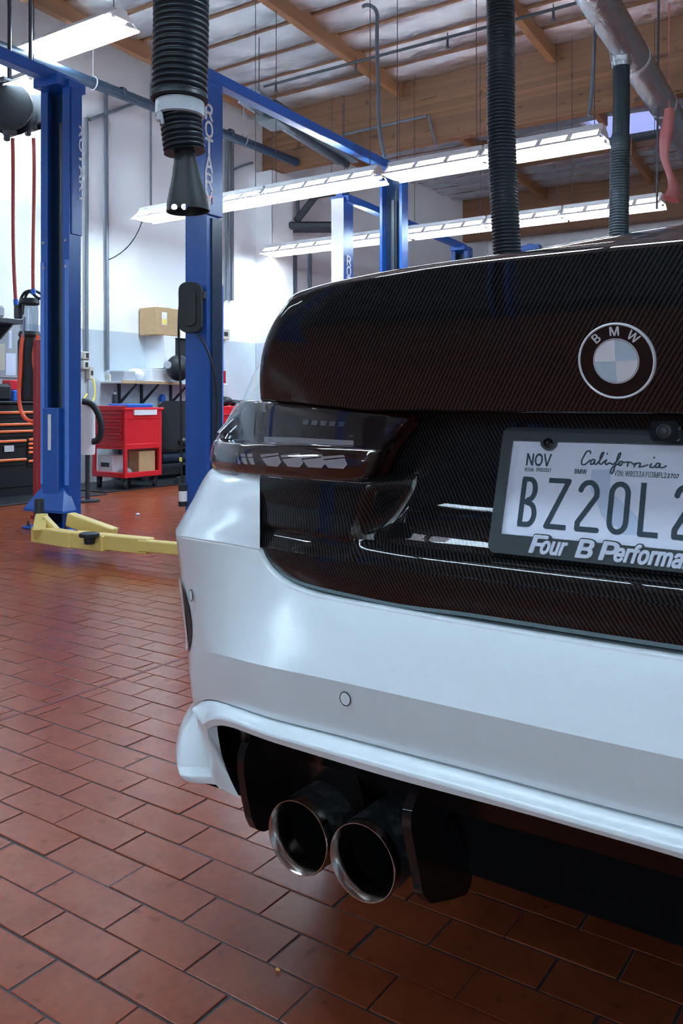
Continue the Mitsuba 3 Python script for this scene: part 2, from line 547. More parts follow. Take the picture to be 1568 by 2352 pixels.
def side_pts(pts):
    return np.array([p3(x, y, d)[1] for x, y, d in pts])


def mirror(m):
    m = m.copy()
    m.vertices[:, 0] = 2 * XC - m.vertices[:, 0]
    m.faces = m.faces[:, ::-1]
    return m


def ribbon(a, b, n=18, bulge=None):
    """Surface between two polylines."""
    f = lambda p: PchipInterpolator(np.linspace(0, 1, len(p)), p)(np.linspace(0, 1, n))
    A, B = f(np.asarray(a, float)), f(np.asarray(b, float))
    w = np.linspace(0, 1, 5)[None, :, None]
    P = A[:, None] * (1 - w) + B[:, None] * w
    if bulge is not None:
        P = P + (4 * w * (1 - w)) * np.asarray(bulge)
    return grid(P)


o_ = side_pts([(464, 1613.5, .028), (456, 1616.5, .028), (450, 1621, .029), (450, 1640, .029), (454, 1664, .029), (460, 1688, .031), (475, 1737, .038), (491, 1797, .044), (506, 1811, .048)])
i_ = side_pts([(466, 1640, .020), (467, 1655, .014), (470, 1667, .014), (475, 1677, .018), (479, 1698, .020), (483, 1718, .024), (490, 1750, .030), (500, 1788, .040), (509, 1812, .046)])
b_ = side_pts([(498, 1667, .036), (501, 1690, .038), (507, 1725, .042), (517, 1758, .046), (532, 1796, .050), (552, 1836, .056)])
tip_ = side_pts([(507.5, 1812, .05), (528, 1825, .06), (552.5, 1836, .074)])
limb = cat_(ribbon(o_, i_, 24, [-0.002, -0.002, 0]), )
for m in (limb, mirror(limb)):
    put('trim_limb', m, 'car_paint', car, smooth=30)
bev = ribbon(i_, b_, 24)
for m in (bev, mirror(bev)):
    put('limb_bevel', m, 'car_paint', car, smooth=30)

# ---- lower body side behind the trim, with the flared lip
prof_z = np.array([.470, .445, .43, .415, .396, .372, .358, .350, .350])
prof_d = np.array([.034, .032, .022, .012, .004, .0, .003, .014, .06])
u = np.linspace(0, 8, 33)
pz, pd = PchipInterpolator(np.arange(9), prof_z)(u), PchipInterpolator(np.arange(9), prof_d)(u)
oz = o_[2:][::-1]
lip_t = []
for z in pz:
    k = np.clip(z, oz[0, 2], oz[-1, 2])
    q = np.array([np.interp(k, oz[:, 2], oz[:, c]) for c in range(3)])
    P = body(_ts, 0.04, 0.0)
    lip_t.append(float(_ts[np.argmin(np.hypot(P[:, 0] - q[0], P[:, 1] - q[1]))]) + .004)
for sg in (1, -1):
    R = []
    for z, d, t0 in zip(pz, pd, lip_t):
        a = t0 + (TB - t0) * np.linspace(0, 1, 70) ** 1.4
        w = np.clip((a - t0) / .09, 0, 1)
        w = w * w * (3 - 2 * w)
        R.append(body(sg * a, .050 * (1 - w) + d * w, z + .014 * (1 - w) * np.clip((.47 - z) / .1, 0, 1)))
    put('corner_lip', grid(np.array(R), sg < 0), 'car_paint', bumper, smooth=40)

# ---- the air slot with its blade on the bumper corner
def bumper_delta(t, z):
    """How far the bumper's skin is moved in at outline position t and height z."""
    rows = [(d_c6, lambda a: z_bt(a) - 0.003), (d_mid, mean(z_bt, z_cb)), (lambda a: d_cb(a) + 0.001, lambda a: z_cb(a) + 0.004), (d_cb, z_cb), (d_cg, z_cg)]
    D, Z = [float(fn(d)(np.array(t))) for d, _ in rows], [float(h(np.array(t))) for _, h in rows]
    return float(PchipInterpolator(Z[::-1], D[::-1])(np.clip(z, Z[-1], Z[0])))


SLOT = [(409.5, 1318), (418, 1350), (428, 1390), (436, 1425), (437.5, 1445), (433.5, 1463)]
se = []
for x, y in SLOT:
    d = .008
    for _ in range(6):
        t, p = p3(x, y, d)
        d = bumper_delta(float(t), float(p[2]))
    se.append((float(t), float(p[2])))
se = np.array(se)
for sgn in (1, -1):
    R1, R2 = [], []
    for v in np.linspace(0, 1, 16):
        te, z = TS - .092 + .040 * abs(2 * v - 1) ** 2, .684 - .118 * v
        w = .050 * math.sin(math.pi * min(max(v, .02), .98)) ** .7
        R1.append([body(sgn * (te + w * q), bumper_delta(te + w * q, z) - .0028, z) for q in np.linspace(0, 1, 6)])
        R2.append([body(sgn * (te + w + .05 * q), bumper_delta(te + w, z) - .0035 * math.sin(math.pi * (.15 + .85 * q)) - .003, z) for q in np.linspace(0, 1, 6)])
    put('air_slot', grid(np.array(R1)), 'matte_black', bumper, smooth=40)
    put('air_slot_blade', grid(np.array(R2)), 'car_paint', bumper, smooth=40)

# ---- shoulder above the crease, the body sides and the wheel arches
d_sh = 0.062
z_tb = zcurve([(900, 1108), (811, 1108), (701, 1106), (600, 1099), (560, 1094), (520, 1089), (500, 1086), (490, 1082)], d_sh)
z_cr = zcurve([(620, 1266), (592, 1261.5), (513, 1247), (450, 1237), (420, 1232), (408, 1234)], d_c6)
WQ, WR = 1.02, 0.385
WQF = WQ + 2.857 * KC


def z_sill(t):
    _, q, _, _ = plan(t)
    out = np.where(q < 0.62, 0.326, 0.21)
    for c in (WQ, WQF):
        h = np.clip(WR ** 2 - (q - c) ** 2, 0, None)
        out = np.where(np.abs(q - c) < WR, np.maximum(out, 0.345 + np.sqrt(h)), out)
    return out


LT = float(_chord[-1])
T_FRONT = float(np.interp(2 * QM - 0.3, _Q(_tt), _tt))
sides = []
for q in (0,):
    bl_ = lambda d, f: (lambda a: d + d_c6(a) * (1 - f))
    r1 = loft_edge([(.090, lambda a: z_tb(a) + .003), (.0665, lambda a: z_tb(a) - .001), (bl_(0.048, .85), lambda a: z_tb(a) * .79 + z_cr(a) * .21), (bl_(0.031, .55), mean(z_tb, z_cr, .51)), (bl_(0.0145, .28), mean(z_tb, z_cr, .76)), (bl_(0.003, .05), lambda a: z_tb(a) * .05 + z_cr(a) * .95), (d_c6, z_cr), (lambda a: d_c6(a) + .004, lambda a: z_cr(a) - .004)], 596.5, T_FRONT, 460, 3)
    sides += r1
for q in two(TB - 0.01, T_FRONT, 400):
    sides.append(grid(loft([(0.0, z_bt), (0.008, lambda a: (z_bt(a) + np.maximum(z_sill(a), .3)) / 2), (0.018, lambda a: np.minimum(z_sill(a) + .01, z_bt(a))), (0.05, lambda a: np.minimum(z_sill(a), z_bt(a)))], q, 3)))
z_top = 0.982
T_LAMP_END = 1.16
for q in two(T_LAMP_END, T_FRONT, 300):
    sides.append(grid(loft([(d_sh, z_tb), (0.085, 0.95), (0.115, z_top)], q, 3)))
for q in two(float(find(585, 0.115)) - 0.10, T_FRONT, 400):
    sides.append(grid(loft([(0.113, z_top + 0.001), (0.128, 1.02), (0.150, 1.065), (0.19, 1.09), (0.26, 1.10), (0.40, 1.105)], q, 3)))
put('body_shell', cat_(*sides), 'car_paint', car, smooth=30)
# panel behind the lamps and under the deck, the hood and the underbody
q = np.linspace(-T_FRONT, T_FRONT, 500)
put('underbody', cat_(bb(XC - .78, XC + .78, YR + .42, YR + 4.5, .20, .30), bb(XC - .80, XC + .80, YR + .24, YR + .60, .30, .62), bb(XC - .84, XC + .84, YR + .55, YR + 4.4, .30, .70)), 'soot_and_shade', car)  # flat black boxes also stand for the dark shade under the tail
hq = np.linspace(3.35, 2 * QM - .05, 24)
hs = np.linspace(-1, 1, 25)
P = np.array([[[XC - u * np.interp(b, [3.3, 4.4, 4.95], [.80, .70, .35]), YR + b, 1.09 + .05 * (1 - u * u) - .30 * max(0, (b - 3.5) / 1.5) ** 2.2] for u in hs] for b in hq])
put('hood', grid(P, True), 'car_paint', car, smooth=40)
put('rear_deck', grid(np.array([[[XC - s, YR + q, 1.065 + .02 * (1 - (s / .6) ** 2)] for s in np.linspace(-.60, .60, 13)] for q in np.linspace(.16, 1.0, 8)]), True), 'car_paint', car)
# cabin
cab = [(.50, .60, 1.12, 1.175), (.8, .575, 1.12, 1.285), (1.15, .545, 1.12, 1.405), (1.6, .525, 1.12, 1.478), (2.2, .53, 1.12, 1.492), (2.7, .54, 1.12, 1.44), (3.05, .58, 1.12, 1.30), (3.45, .66, 1.10, 1.12)]
cq = np.array([c[0] for c in cab])
f = [PchipInterpolator(cq, [c[k] for c in cab]) for k in (1, 2, 3)]
qq = np.linspace(.5, 3.45, 60)
aa = np.linspace(-1, 1, 41)


def cabin(q, a):
    w, z0, z1 = f[0](q), f[1](q), f[2](q)
    k = abs(a) ** 2.6
    side = np.clip((abs(a) - .72) / .28, 0, 1)
    return [XC - np.sign(a) * w * (min(abs(a) / .72, 1) * (1 - .0) + side * .28 * (z1 - z0) / .36), YR + q, z1 - (z1 - .022 - z0) * side ** 1.15 - .022 * min(abs(a) / .72, 1) ** 2]


P = np.array([[cabin(b, a) for a in aa] for b in qq])
put('cabin_glass', grid(P[:24], True), 'glass_dark', car, smooth=40)
put('cabin_roof', grid(P[23:42], True), 'gloss_black', car, smooth=40)
put('windshield', grid(P[41:], True), 'glass_dark', car, smooth=40)
for yq in (WQ, WQF):
    for sg in (-1, 1):
        c = [XC + sg * 0.80, YR + yq, 0.345]
        w = put('wheel', lathe([(.001, -.06), (.22, -.06), (.25, -.10), (.31, -.125), (.342, -.10), (.345, 0), (.342, .10), (.31, .125), (.25, .115), (.24, .05), (.001, .05)], c, (sg, 0, 0), 40), 'rubber', car)
        sp = []
        for k in range(10):
            a = k * 2 * math.pi / 10
            sp.append(rod(np.array(c) + [sg * .10, .03 * math.cos(a), .03 * math.sin(a)], np.array(c) + [sg * .105, .245 * math.cos(a), .245 * math.sin(a)], .014, 6))
        sp.append(lathe([(.24, .08), (.255, .112), (.262, .112), (.25, .08)], c, (sg, 0, 0), 40))
        put('rim', cat_(*sp), 'dark_metal', w)

# ---- trunk lid: upper part with the lip
d_c2, d_c3 = 0.032, 0.062
C2 = [(1568, 569), (1461, 574), (1343, 582.5), (1174.7, 599.3), (1060, 611), (971, 622.8), (891.6, 636), (815, 647.7), (752, 661), (715, 671), (690, 680), (668, 689)]
C1 = [(1568, 547), (1461, 552.5), (1343, 562), (1174, 581), (1060, 596.3), (938, 614.5), (822, 636), (739, 654.3), (705, 664.5), (685, 671.5)]
C3 = [(1485, 949), (1200, 944), (1060, 941.5), (900, 940), (845, 939.3), (789, 933.5), (689, 923), (640, 919), (606, 916.8)]


def path(pts, delta, tail, n=150):
    t, p = p3(np.array(pts, float)[:, 0], np.array(pts, float)[:, 1], delta)
    k = t > 0.01
    t, p = t[k], p[k]
    s = XC - p[:, 0]
    P = np.stack([s, p[:, 1] - YR, p[:, 2]], 1)
    o = np.argsort(P[:, 0])
    P = P[o]
    P = np.vstack([[0, P[0, 1] - .0012, P[0, 2]], P, tail(P[-1])])
    c = np.r_[0, np.cumsum(np.linalg.norm(np.diff(P, axis=0), axis=1))]
    return PchipInterpolator(c, P), c[-1], c[len(P) - len(tail(P[-1])) - 1]


tail2 = lambda e: e + np.array([[.022, .010, -.010], [.036, .030, -.018], [.045, .07, -.022], [.05, .2, -.022], [.055, .5, -.018]])
tail1 = lambda e: e + np.array([[.014, .006, -.006], [.024, .020, -.012], [.030, .05, -.016], [.034, .18, -.016], [.04, .46, -.012]])
tail3 = lambda e: e + np.array([[.014, .009, -.0004], [.021, .022, -.0004], [.024, .05, 0], [.026, .2, 0], [.03, .5, 0]])
f2, l2, e2 = path(C2, d_c2, tail2)
f1, l1, e1 = path(C1, d_c2 + .040, tail1)
f3, l3, e3 = path(C3, d_c3, tail3)


def resample(f, l, e, n1=110, n2=50):
    return f(np.r_[np.linspace(0, e, n1), e + (l - e) * (np.linspace(0, 1, n2 + 1)[1:] ** 2.0)])


A2, A1, A3 = resample(f2, l2, e2), resample(f1, l1, e1), resample(f3, l3, e3)


def to_world(P, sg=1):
    return np.stack([XC - sg * P[..., 0], YR + P[..., 1], P[..., 2]], -1)


def outward(P):
    d = np.gradient(P, axis=0)
    n = np.stack([d[:, 1], -d[:, 0], 0 * d[:, 0]], 1)
    return n / (np.linalg.norm(n, axis=1, keepdims=True) + 1e-12)


NO = outward((A2 + A3) / 2)
frac = np.linspace(0, 1, len(A2))
bl = np.interp(np.arange(len(A2)), [0, 70, 108, 130, 160], [.005, .006, .017, .014, .008])[:, None]
vv = np.linspace(0, 1, 19)
face = np.array([A3 * (1 - v) + A2 * v + NO * bl * 4 * v * (1 - v) * (0.75 + 0.5 * v) for v in vv])
under = np.array([A3, A3 - NO * .004 + [0, 0, -.004], A3 - NO * .07 + [0, 0, -.002]])
lipm = np.array([A2, A2 * .80 + A1 * .20 + [0, 0, .0022], A2 * .4 + A1 * .6 + [0, 0, .0024], A1, A1 - NO * .010 - [0, 0, .0005]])
lipm = PchipInterpolator(np.arange(5), lipm)(np.linspace(0, 4, 13))
inner = A1 - NO * .010 - [0, 0, .0005]
deckend = np.stack([np.clip(inner[:, 0], 0, .56), np.maximum(inner[:, 1], .5), 0 * inner[:, 0] + 1.175 - .10 * np.clip(inner[:, 0], 0, 1) ** 2], 1)
deck = np.array([inner * (1 - v) + deckend * v - [0, 0, .018 * math.sin(math.pi * v)] for v in np.linspace(0, 1, 8)])


def lid_mesh(parts):
    ms, uv = [], []
    for P in parts:
        for sg in (1, -1):
            W = to_world(P, sg)
            ms.append(grid(W, sg < 0))
            u = np.cumsum(np.r_[np.zeros((1, P.shape[1])), np.linalg.norm(np.diff(P, axis=0), axis=2)], 0)
            w = np.cumsum(np.c_[np.zeros((P.shape[0], 1)), np.linalg.norm(np.diff(P, axis=1), axis=2)], 1)
            uv.append(np.stack([-sg * w, u], -1).reshape(-1, 2))
    return cat_(*ms), np.vstack(uv)


# ---- trunk lid: lower part with the plate recess
z_ch = zcurve([(1568, 1313), (1300, 1293), (1130, 1274), (1003, 1260), (900, 1249), (828, 1237), (712, 1221), (619, 1199), (602, 1193.5)], ramp(.30, .078, .42, .056), 6e-4)
z_cc = zcurve([(1568, 1394), (1458, 1380), (1321, 1362), (1219, 1350.5), (1100, 1334), (1003, 1317.6), (900, 1304.5), (778, 1285.5), (678.5, 1269), (597, 1255.6)], 0.044, 8e-4)
z_ch = lambda a: z_cc(a) + ramp(.27, .0255, .44, .031)(a)
z_c5 = zcurve([(1219, 1428.5), (1100, 1410), (900, 1383), (828, 1368), (755, 1352), (698, 1337), (655, 1318.6), (625, 1299), (605.5, 1279), (597.5, 1262), (595.6, 1257)], 0.050)
nt, nz = 260, 40
tl = np.linspace(-T_LID, T_LID, nt)
VZ = np.linspace(0, 1, nz)


_panel = PchipInterpolator([.79, .805, .825, .845, .875, .91, .97, .995], [.074, .082, .094, .103, .112, .119, .127, .130])


def recess(s, z):
    s = abs(s)
    edge = np.interp(z, [.80, .83, .88, .96, .985], [.352, .338, .314, .305, .298])
    u = np.clip((s - (edge - .012)) / .052, 0, 1)
    u = u * u * (3 - 2 * u)
    inner = float(_panel(np.clip(z, .795, .99)))
    outer = np.interp(z, [.795, .82, .889, .896, .905, .99], [.060, .056, .056, .075, .125, .125])
    return inner * (1 - u) + outer * u


Pl = np.zeros((nz, nt, 3))
t_e = np.array([float(find(599.0, d)) for d in np.linspace(.05, .11, 13)])
for j, tj in enumerate(tl):
    for k, v in enumerate(VZ):
        te = float(np.interp(0.0565, np.linspace(.05, .11, 13), t_e))
        t = tj * (1 + (te / T_LID - 1) * np.clip((abs(tj) / T_LID - .5) / .5, 0, 1))
        z0, z1 = float(z_ch(t)), 0.984
        z = z0 + (z1 - z0) * v
        dd = recess(float(plan(t)[0]), z)
        h = (z - z0)
        dd += 0.016 * math.exp(-(h / 0.016) ** 2) * (0.0 if h < 0 else 1) * -0.35
        Pl[k, j] = body(t, dd, z)
z_ch2 = lambda a: np.maximum(z_ch(a), z_cc(a))
ledge = loft([(lambda a: np.array([recess(float(plan(x)[0]), float(z_ch(x))) - .0056 for x in np.atleast_1d(a)]), z_ch), (0.0555, lambda a: z_ch(a) * .72 + z_cc(a) * .28), (0.0445, lambda a: z_cc(a) + .0015), (0.044, z_cc)], tl, 4)
band = loft([(0.044, z_cc), (0.0445, lambda a: np.minimum(z_cc(a), z_c5(a) * .5 + z_cc(a) * .5)), (0.049, z_c5)], tl, 4)
up_m, up_uv = lid_mesh([face, under, lipm, deck])
low = [Pl[::-1], ledge, band]
low_m = cat_(*[grid(P) for P in low])
low_uv = np.vstack([uvs(P) for P in low])
lid = put('trunk_lid', cat_(up_m, low_m), 'carbon', car, smooth=True, uv=np.vstack([up_uv, low_uv]))
put('lid_flange', grid(loft([(0.0492, lambda a: z_c5(a) - .0004), (0.052, lambda a: z_c5(a) - .0062), (0.075, lambda a: z_c5(a) - .0066)], tl, 2, False)), 'flange_gray', lid)
# dark closing panels inside the gap and behind the lid
put('inner_panel', cat_(grid(loft([(0.135, .99), (0.135, .60)], np.linspace(-T_LID - .02, T_LID + .02, 120), 2, False))), 'matte_black', car)

# ---- tail lamps
t549, t700l = float(find(552, 0.110)), float(find(700, 0.075))
d_lt = ramp(t700l - .1, 0.072, t549, 0.110)
d_ls = ramp(t700l - .1, 0.050, t549, 0.068)
LTOP = [(942, 950), (900, 945.5), (845.7, 941.5), (760, 933), (689, 926), (640, 922), (580, 919.5), (552, 919)]
LSTEP = [(942, 1040), (873, 1035.6), (760, 1030), (680, 1026.5), (598, 1023.6), (543, 1021), (515, 1018), (500, 1015)]
LBOT = [(942, 953), (905, 996), (870, 1042), (850, 1088), (838, 1102), (821.6, 1107), (760, 1108), (701, 1105.5), (594, 1097.6), (496, 1087), (488, 1084)]
z_lt, z_ls, z_lb = zcurve(LTOP, d_lt), zcurve(LSTEP, d_ls), zcurve(LBOT, lambda a: d_ls(a) + .006)
z_ls2 = lambda a: np.clip(z_ls(a), z_lb(a) + .10 * (z_lt(a) - z_lb(a)), z_lt(a) - .10 * (z_lt(a) - z_lb(a)))
T_IN = float(find(941, d_lt))
T_SPLIT = float(find(590, d_lt))


d_ub = lambda a: (d_lt(a) - .006) + (d_ls(a) + .003 - d_lt(a) + .006) * ramp(t549 - .03, 0, t549 + .05, 1)(a)


def lamp_rows(off):
    return [(lambda a: d_lt(a) + .006 + off, lambda a: z_lt(a) - .0004), (lambda a: d_lt(a) + off, lambda a: z_lt(a) - .004),
            (lambda a: d_ub(a) * .94 + d_lt(a) * .06 + off, lambda a: z_ls2(a) * .94 + z_lt(a) * .06), (lambda a: d_ub(a) + off, lambda a: z_ls2(a) + .0035),
            (lambda a: d_ls(a) + .004 + off, lambda a: z_ls2(a) + .0015), (lambda a: d_ls(a) + off, lambda a: z_ls2(a) - .0028),
            (lambda a: d_ls(a) - .007 + off, lambda a: z_ls2(a) * .5 + z_lb(a) * .5), (lambda a: d_ls(a) - .004 + off, lambda a: z_ls2(a) * .25 + z_lb(a) * .75),
            (lambda a: d_ls(a) + .005 + off, lambda a: z_lb(a) + .001), (lambda a: d_ls(a) + .03 + off, lambda a: z_lb(a))]


def plate_on(poly, delta, thick, sg=1):
    pts = []
    for x, y in poly:
        for dd in (0, thick):
            t, p = p3(x, y, lambda a: fn(delta)(a) + dd)
            if sg < 0:
                p = p * [-1, 1, 1] + [2 * XC, 0, 0]
            pts.append(p)
    return trimesh.convex.convex_hull(np.array(pts))


for sg in (1, -1):
    for name, a, b, lens, house in (('tail_lamp', T_IN, T_SPLIT - .0015, 'smoked_lens', 'lamp_red'), ('corner_lamp', T_SPLIT + .0015, T_LAMP_END, 'clear_lens', 'lamp_chrome')):
        q = sg * np.linspace(a, b, 150)
        q = np.sort(q)
        k = put(name, grid(loft(lamp_rows(0.016 if name == 'tail_lamp' else 0.007), q, 3)), house, car, smooth=30)
        put('lens', grid(loft(lamp_rows(0.0), q, 4)), lens, k, smooth=24)
        d_in = lambda a: d_ls(a) + (.008 if name == 'tail_lamp' else .002)
        d_up = lambda a: d_lt(a) + .009
        if name == 'tail_lamp':
            za_ = zcurve([(606, 1003.5), (700, 1006), (813, 1012)], d_up)
            zb_ = zcurve([(606, 1018), (700, 1020), (813, 1022.5)], d_up)
            q2 = np.sort(sg * np.linspace(float(find(813, d_up)), float(find(608, d_up)), 40))
            put('light_bar', grid(loft([(lambda a: d_up(a) - .001, za_), (lambda a: d_up(a) - .001, zb_)], q2, 3)), 'lamp_guide', k)
            for c in range(5):
                x = 696 + c * 20.5
                put('reflector_cell', plate_on([(x, 964 + c * 1.0), (x + 14, 965 + c), (x + 10, 976 + c), (x - 3, 975 + c)], d_up, .003, sg), 'lamp_silver', k)
            put('upper_line', plate_on([(590, 993), (812, 1001.5), (812, 1002.5), (590, 994)], d_up, .002, sg), 'lamp_guide', k)
            for c in range(4):
                x, y = 597 + c * 46.5, 1041 + c * 1.6
                w = 46 + c * 4
                put('light_block', plate_on([(x, y + 3), (x + w - 5, y - 1), (x + w - 2, y + 4), (x + 3, y + 9)], d_in, .004, sg), 'lamp_guide', k)
                put('light_block', plate_on([(x + 4, y + 12), (x + w - 3, y + 6.5), (x + w + 3, y + 21), (x + w - 6, y + 31), (x + 17, y + 29)], d_in, .004, sg), 'lamp_guide', k)
        else:
            put('chrome_band', grid(loft([(lambda a: d_lt(a) + .004, lambda a: z_lt(a) - .014), (lambda a: d_ub(a) * .5 + d_lt(a) * .5 + .003, lambda a: z_ls2(a) * .5 + z_lt(a) * .5), (lambda a: d_ub(a) + .003, lambda a: z_ls2(a) + .014)], sg * np.linspace(a + .012, b - .1, 60)[::sg], 3)), 'lamp_chrome', k)
            put('amber_strip', grid(loft([(lambda a: d_ls(a) - .003, lambda a: z_ls2(a) * .22 + z_lb(a) * .78), (lambda a: d_ls(a) + .007, lambda a: z_lb(a) + .002)], sg * np.linspace(a + .004, b, 60)[::sg], 2)), 'lamp_red', k)
            for c in range(4):
                x = 520 + c * 15.5
                put('light_block', plate_on([(x, 1043), (x + 9 + c, 1042), (x + 11 + c, 1049), (x + 3, 1050)], d_in, .003, sg), 'lamp_guide', k)
                put('light_block', plate_on([(x + 2, 1052), (x + 11 + c, 1051), (x + 16 + c, 1067), (x + 10, 1064 + c)], d_in, .003, sg), 'lamp_guide', k)

# ---- badge
t_, e_ = p3(1416, 828.5, 0.052)
k = np.argmin(np.abs(A2[:, 0] - (XC - e_[0])))
k = max(k, 1)
upv = (to_world(face[14, k]) - to_world(face[4, k]))
upv[0] = 0
upv /= np.linalg.norm(upv)
nb = np.cross([1, 0, 0], upv)
iz = np.interp(e_[2], [to_world(face[i, k])[2] for i in range(19)], np.arange(19))
cb = to_world(face[int(iz), k]) * (1 - iz % 1) + to_world(face[min(int(iz) + 1, 18), k]) * (iz % 1)
cb[0] = at_Y(1416, 828.5, cb[1])[0]
cb[2] = at_Y(1416, 828.5, cb[1])[2]
RB = 0.0422
put0 = lambda m, z: frame(m, cb + nb * z, [1, 0, 0], upv, nb)
emb = put('roundel', put0(prism(Point(0, 0).buffer(RB - .001, quad_segs=24), .004), -.001), 'gloss_black', lid)
put('chrome_rim', put0(lathe([(RB - .0022, .001), (RB - .0018, .0042), (RB - .0006, .0048), (RB + .0006, .0038), (RB + .0008, -.004)], [0, 0, 0], (0, 0, 1), 64), 0), 'badge_silver', lid)
put('chrome_inner_rim', put0(lathe([(.0243, .002), (.0246, .0040), (.0254, .0040), (.0257, .002)], [0, 0, 0], (0, 0, 1), 64), 0), 'badge_silver', lid)
quad = lambda a: Polygon([(0, 0)] + [(.0242 * math.cos(x), .0242 * math.sin(x)) for x in np.linspace(a, a + math.pi / 2, 14)]).buffer(-.0002)
for n_, a in enumerate((0, 1, 2, 3)):
    put('quadrant', put0(prism(quad(a * math.pi / 2), .0012), .0028), 'badge_blue' if a % 2 == 0 else 'badge_white', lid)
put('quadrant_cross', put0(cat_(bx([0, 0, .0038], [.0484, .0006, .0006]), bx([0, 0, .0038], [.0006, .0484, .0006])), .0004), 'badge_silver', lid)
for ch, ang in (('B', 38), ('M', 0), ('W', -38)):
    m = meshkit.text_mesh(ch, .0098, .0012, bold=True)
    m.apply_translation([-(m.bounds[0, 0] + m.bounds[1, 0]) / 2, .0286, 0])
    m.apply_transform(trimesh.transformations.rotation_matrix(math.radians(ang), [0, 0, 1]))
    put('badge_letter', put0(m, .0030), 'badge_silver', lid, smooth=False)

# ---- plate with its frame
PW, PH = 0.327, 0.163
p_bl = at_Y(1122, 1268, 0.990)
upp = np.array([0, 0.312, 0.950])
upp /= np.linalg.norm(upp)
np_ = np.cross([1, 0, 0], upp)              # towards the rear
PO = np.array([XC - PW / 2, p_bl[1], p_bl[2]])
pl = lambda m, z=0.0: frame(m, PO + np_ * z, [1, 0, 0], upp, np_)


def onp(px, py):
    d = np.append(ray(px), (CY - py) / FP)
    o = np.array([0, 0, HC])
    k = ((PO - o) @ np_) / (d @ np_)
    r = o + d * k - PO
    return r[0], r @ upp


outer = affinity.translate(rbox(PW, PH, .010), PW / 2, PH / 2)
x0, y0 = onp(1150, 1226)
x1, y1 = onp(1173, 1011)
wx, wy0, wy1 = (x0 + x1) / 2, y0, y1
win = sbox(wx, wy0, PW - wx, wy1)
sx, sy = onp(1259, 1018)
tabs = unary_union([Point(c, wy1 - .001).buffer(.0105) for c in (sx, PW - sx)])
fr = outer.difference(win.difference(tabs))
plate = put('license_plate', pl(prism(affinity.translate(rbox(PW - .012, PH - .012, .006), PW / 2, PH / 2), .0015), -.006), 'paper_white', car)
put('plate_frame', pl(prism(fr, .013), -.0125), 'plate_frame_black', plate)
put('plate_backing', pl(prism(outer.buffer(-.004), .008), -.0195), 'matte_black', plate)
for c in (sx, PW - sx):
    put('screw', pl(lathe([(.0062, 0), (.0060, .002), (.0040, .0034), (.0036, .0026), (.0001, .0026)], [c, sy, 0], (0, 0, 1), 20), .0), 'gloss_black', plate)
    put('screw_slot', pl(cat_(bx([c, sy, .003], [.005, .0011, .001]), bx([c, sy, .003], [.0011, .005, .001])), .0), 'dark_metal', plate)
ZP = -.0043


def words(text, px, py, px2, py2, bold=False, m='ink', z=ZP, depth=.0004, shear=0.0, name='lettering', par=None, width=None):
    """Lettering on the plate whose box runs from pixel (px, py), bottom left, to (px2, py2), top right."""
    a, b = onp(px, py)
    c, d = onp(px2, py2)
    t = meshkit.text_mesh(text, .01, depth, bold)
    t.apply_translation([-t.bounds[0, 0], 0, 0])
    cap = .0100
    sxx = ((width or (c - a)) / t.bounds[1, 0])
    t.apply_transform(np.array([[sxx, shear * (d - b) / cap, 0, a], [0, (d - b) / cap, 0, b], [0, 0, 1, 0], [0, 0, 0, 1.0]]))
    return put(name, pl(t, z), m, par or plate, smooth=False)


Zp = lambda x, y: (1100 + x / 3.35, 920 + y / 3.35)
words('NOV', *Zp(350, 490), *Zp(551, 408), bold=True)
words('ROS#:', *Zp(340, 536), *Zp(415, 512))
words('59253317', *Zp(428, 538), *Zp(545, 517), bold=True)
words('BMW', *Zp(724, 554), *Zp(820, 524), bold=True)
words('VIN: WBS33AY03MFL2', *Zp(1030, 572), *Zp(1435, 548))
words('2707', *Zp(1440, 588), *Zp(1532, 560), bold=True)


def strokes(lines, w, m, name, z=ZP, depth=.0005, cap=1):
    g = unary_union([LineString(l).buffer(w / 2, cap_style=cap, join_style=1, quad_segs=6) for l in lines])
    return put(name, pl(prism(g, depth), z), m, plate, smooth=False)


def pp(pts):
    return [onp(*Zp(*q)) for q in pts]


def arc(cx, cy, rx, ry, a0, a1, n=12):
    return [(cx + rx * math.cos(math.radians(a)), cy + ry * math.sin(math.radians(a))) for a in np.linspace(a0, a1, n)]


WS = 0.0062                                     # stroke of the large characters
(ax, ay), (bx_, by_) = onp(*Zp(268, 960)), onp(*Zp(310, 577))
LB = ay                                          # base line and height
LH = by_ - ay
cw = .026
left = [onp(*Zp(x, y))[0] for x, y in ((292, 770), (505, 790), (742, 810), (982, 815), (1232, 830), (1490, 850))]
right = [onp(*Zp(x, y))[0] for x, y in ((442, 770), (678, 790), (913, 810), (1150, 815), (1385, 830), (1650, 850))]


def box_pts(i, pts):
    return [(left[i] + (right[i] - left[i]) * x, LB + LH * y) for x, y in pts]


h = WS / 2 / LH
gl = {
    'B': [[(.10, h), (.55, h)] + arc(.55, .26, .33, .26 - h, -90, 90) + [(.2, .52)], [(.50, .52)] + arc(.50, .745, .30, .255 - h - .0, -90, 90) + [(.10, 1 - h)], [(.20, h), (.20, 1 - h)]],
    'Z': [[(.02, 1 - h), (.92, 1 - h), (.10, h), (.98, h)]],
    '2': [arc(.48, .74, .38, .26 - h, 165, -18, 16) + [(.10, .17), (.10, h), (.98, h)]],
    '0': [arc(.5, .76, .38, .24 - h, 180, 0) + arc(.5, .24, .38, .24 - h, 0, -180) + [(.12, .76)]],
    'L': [[(.08, 1), (.08, h), (.98, h)]],
}
for i, ch in enumerate('BZ20L2'):
    strokes([box_pts(i, l) for l in gl[ch]], WS, 'ink', 'plate_character', cap=2 if ch != '2' else 1)
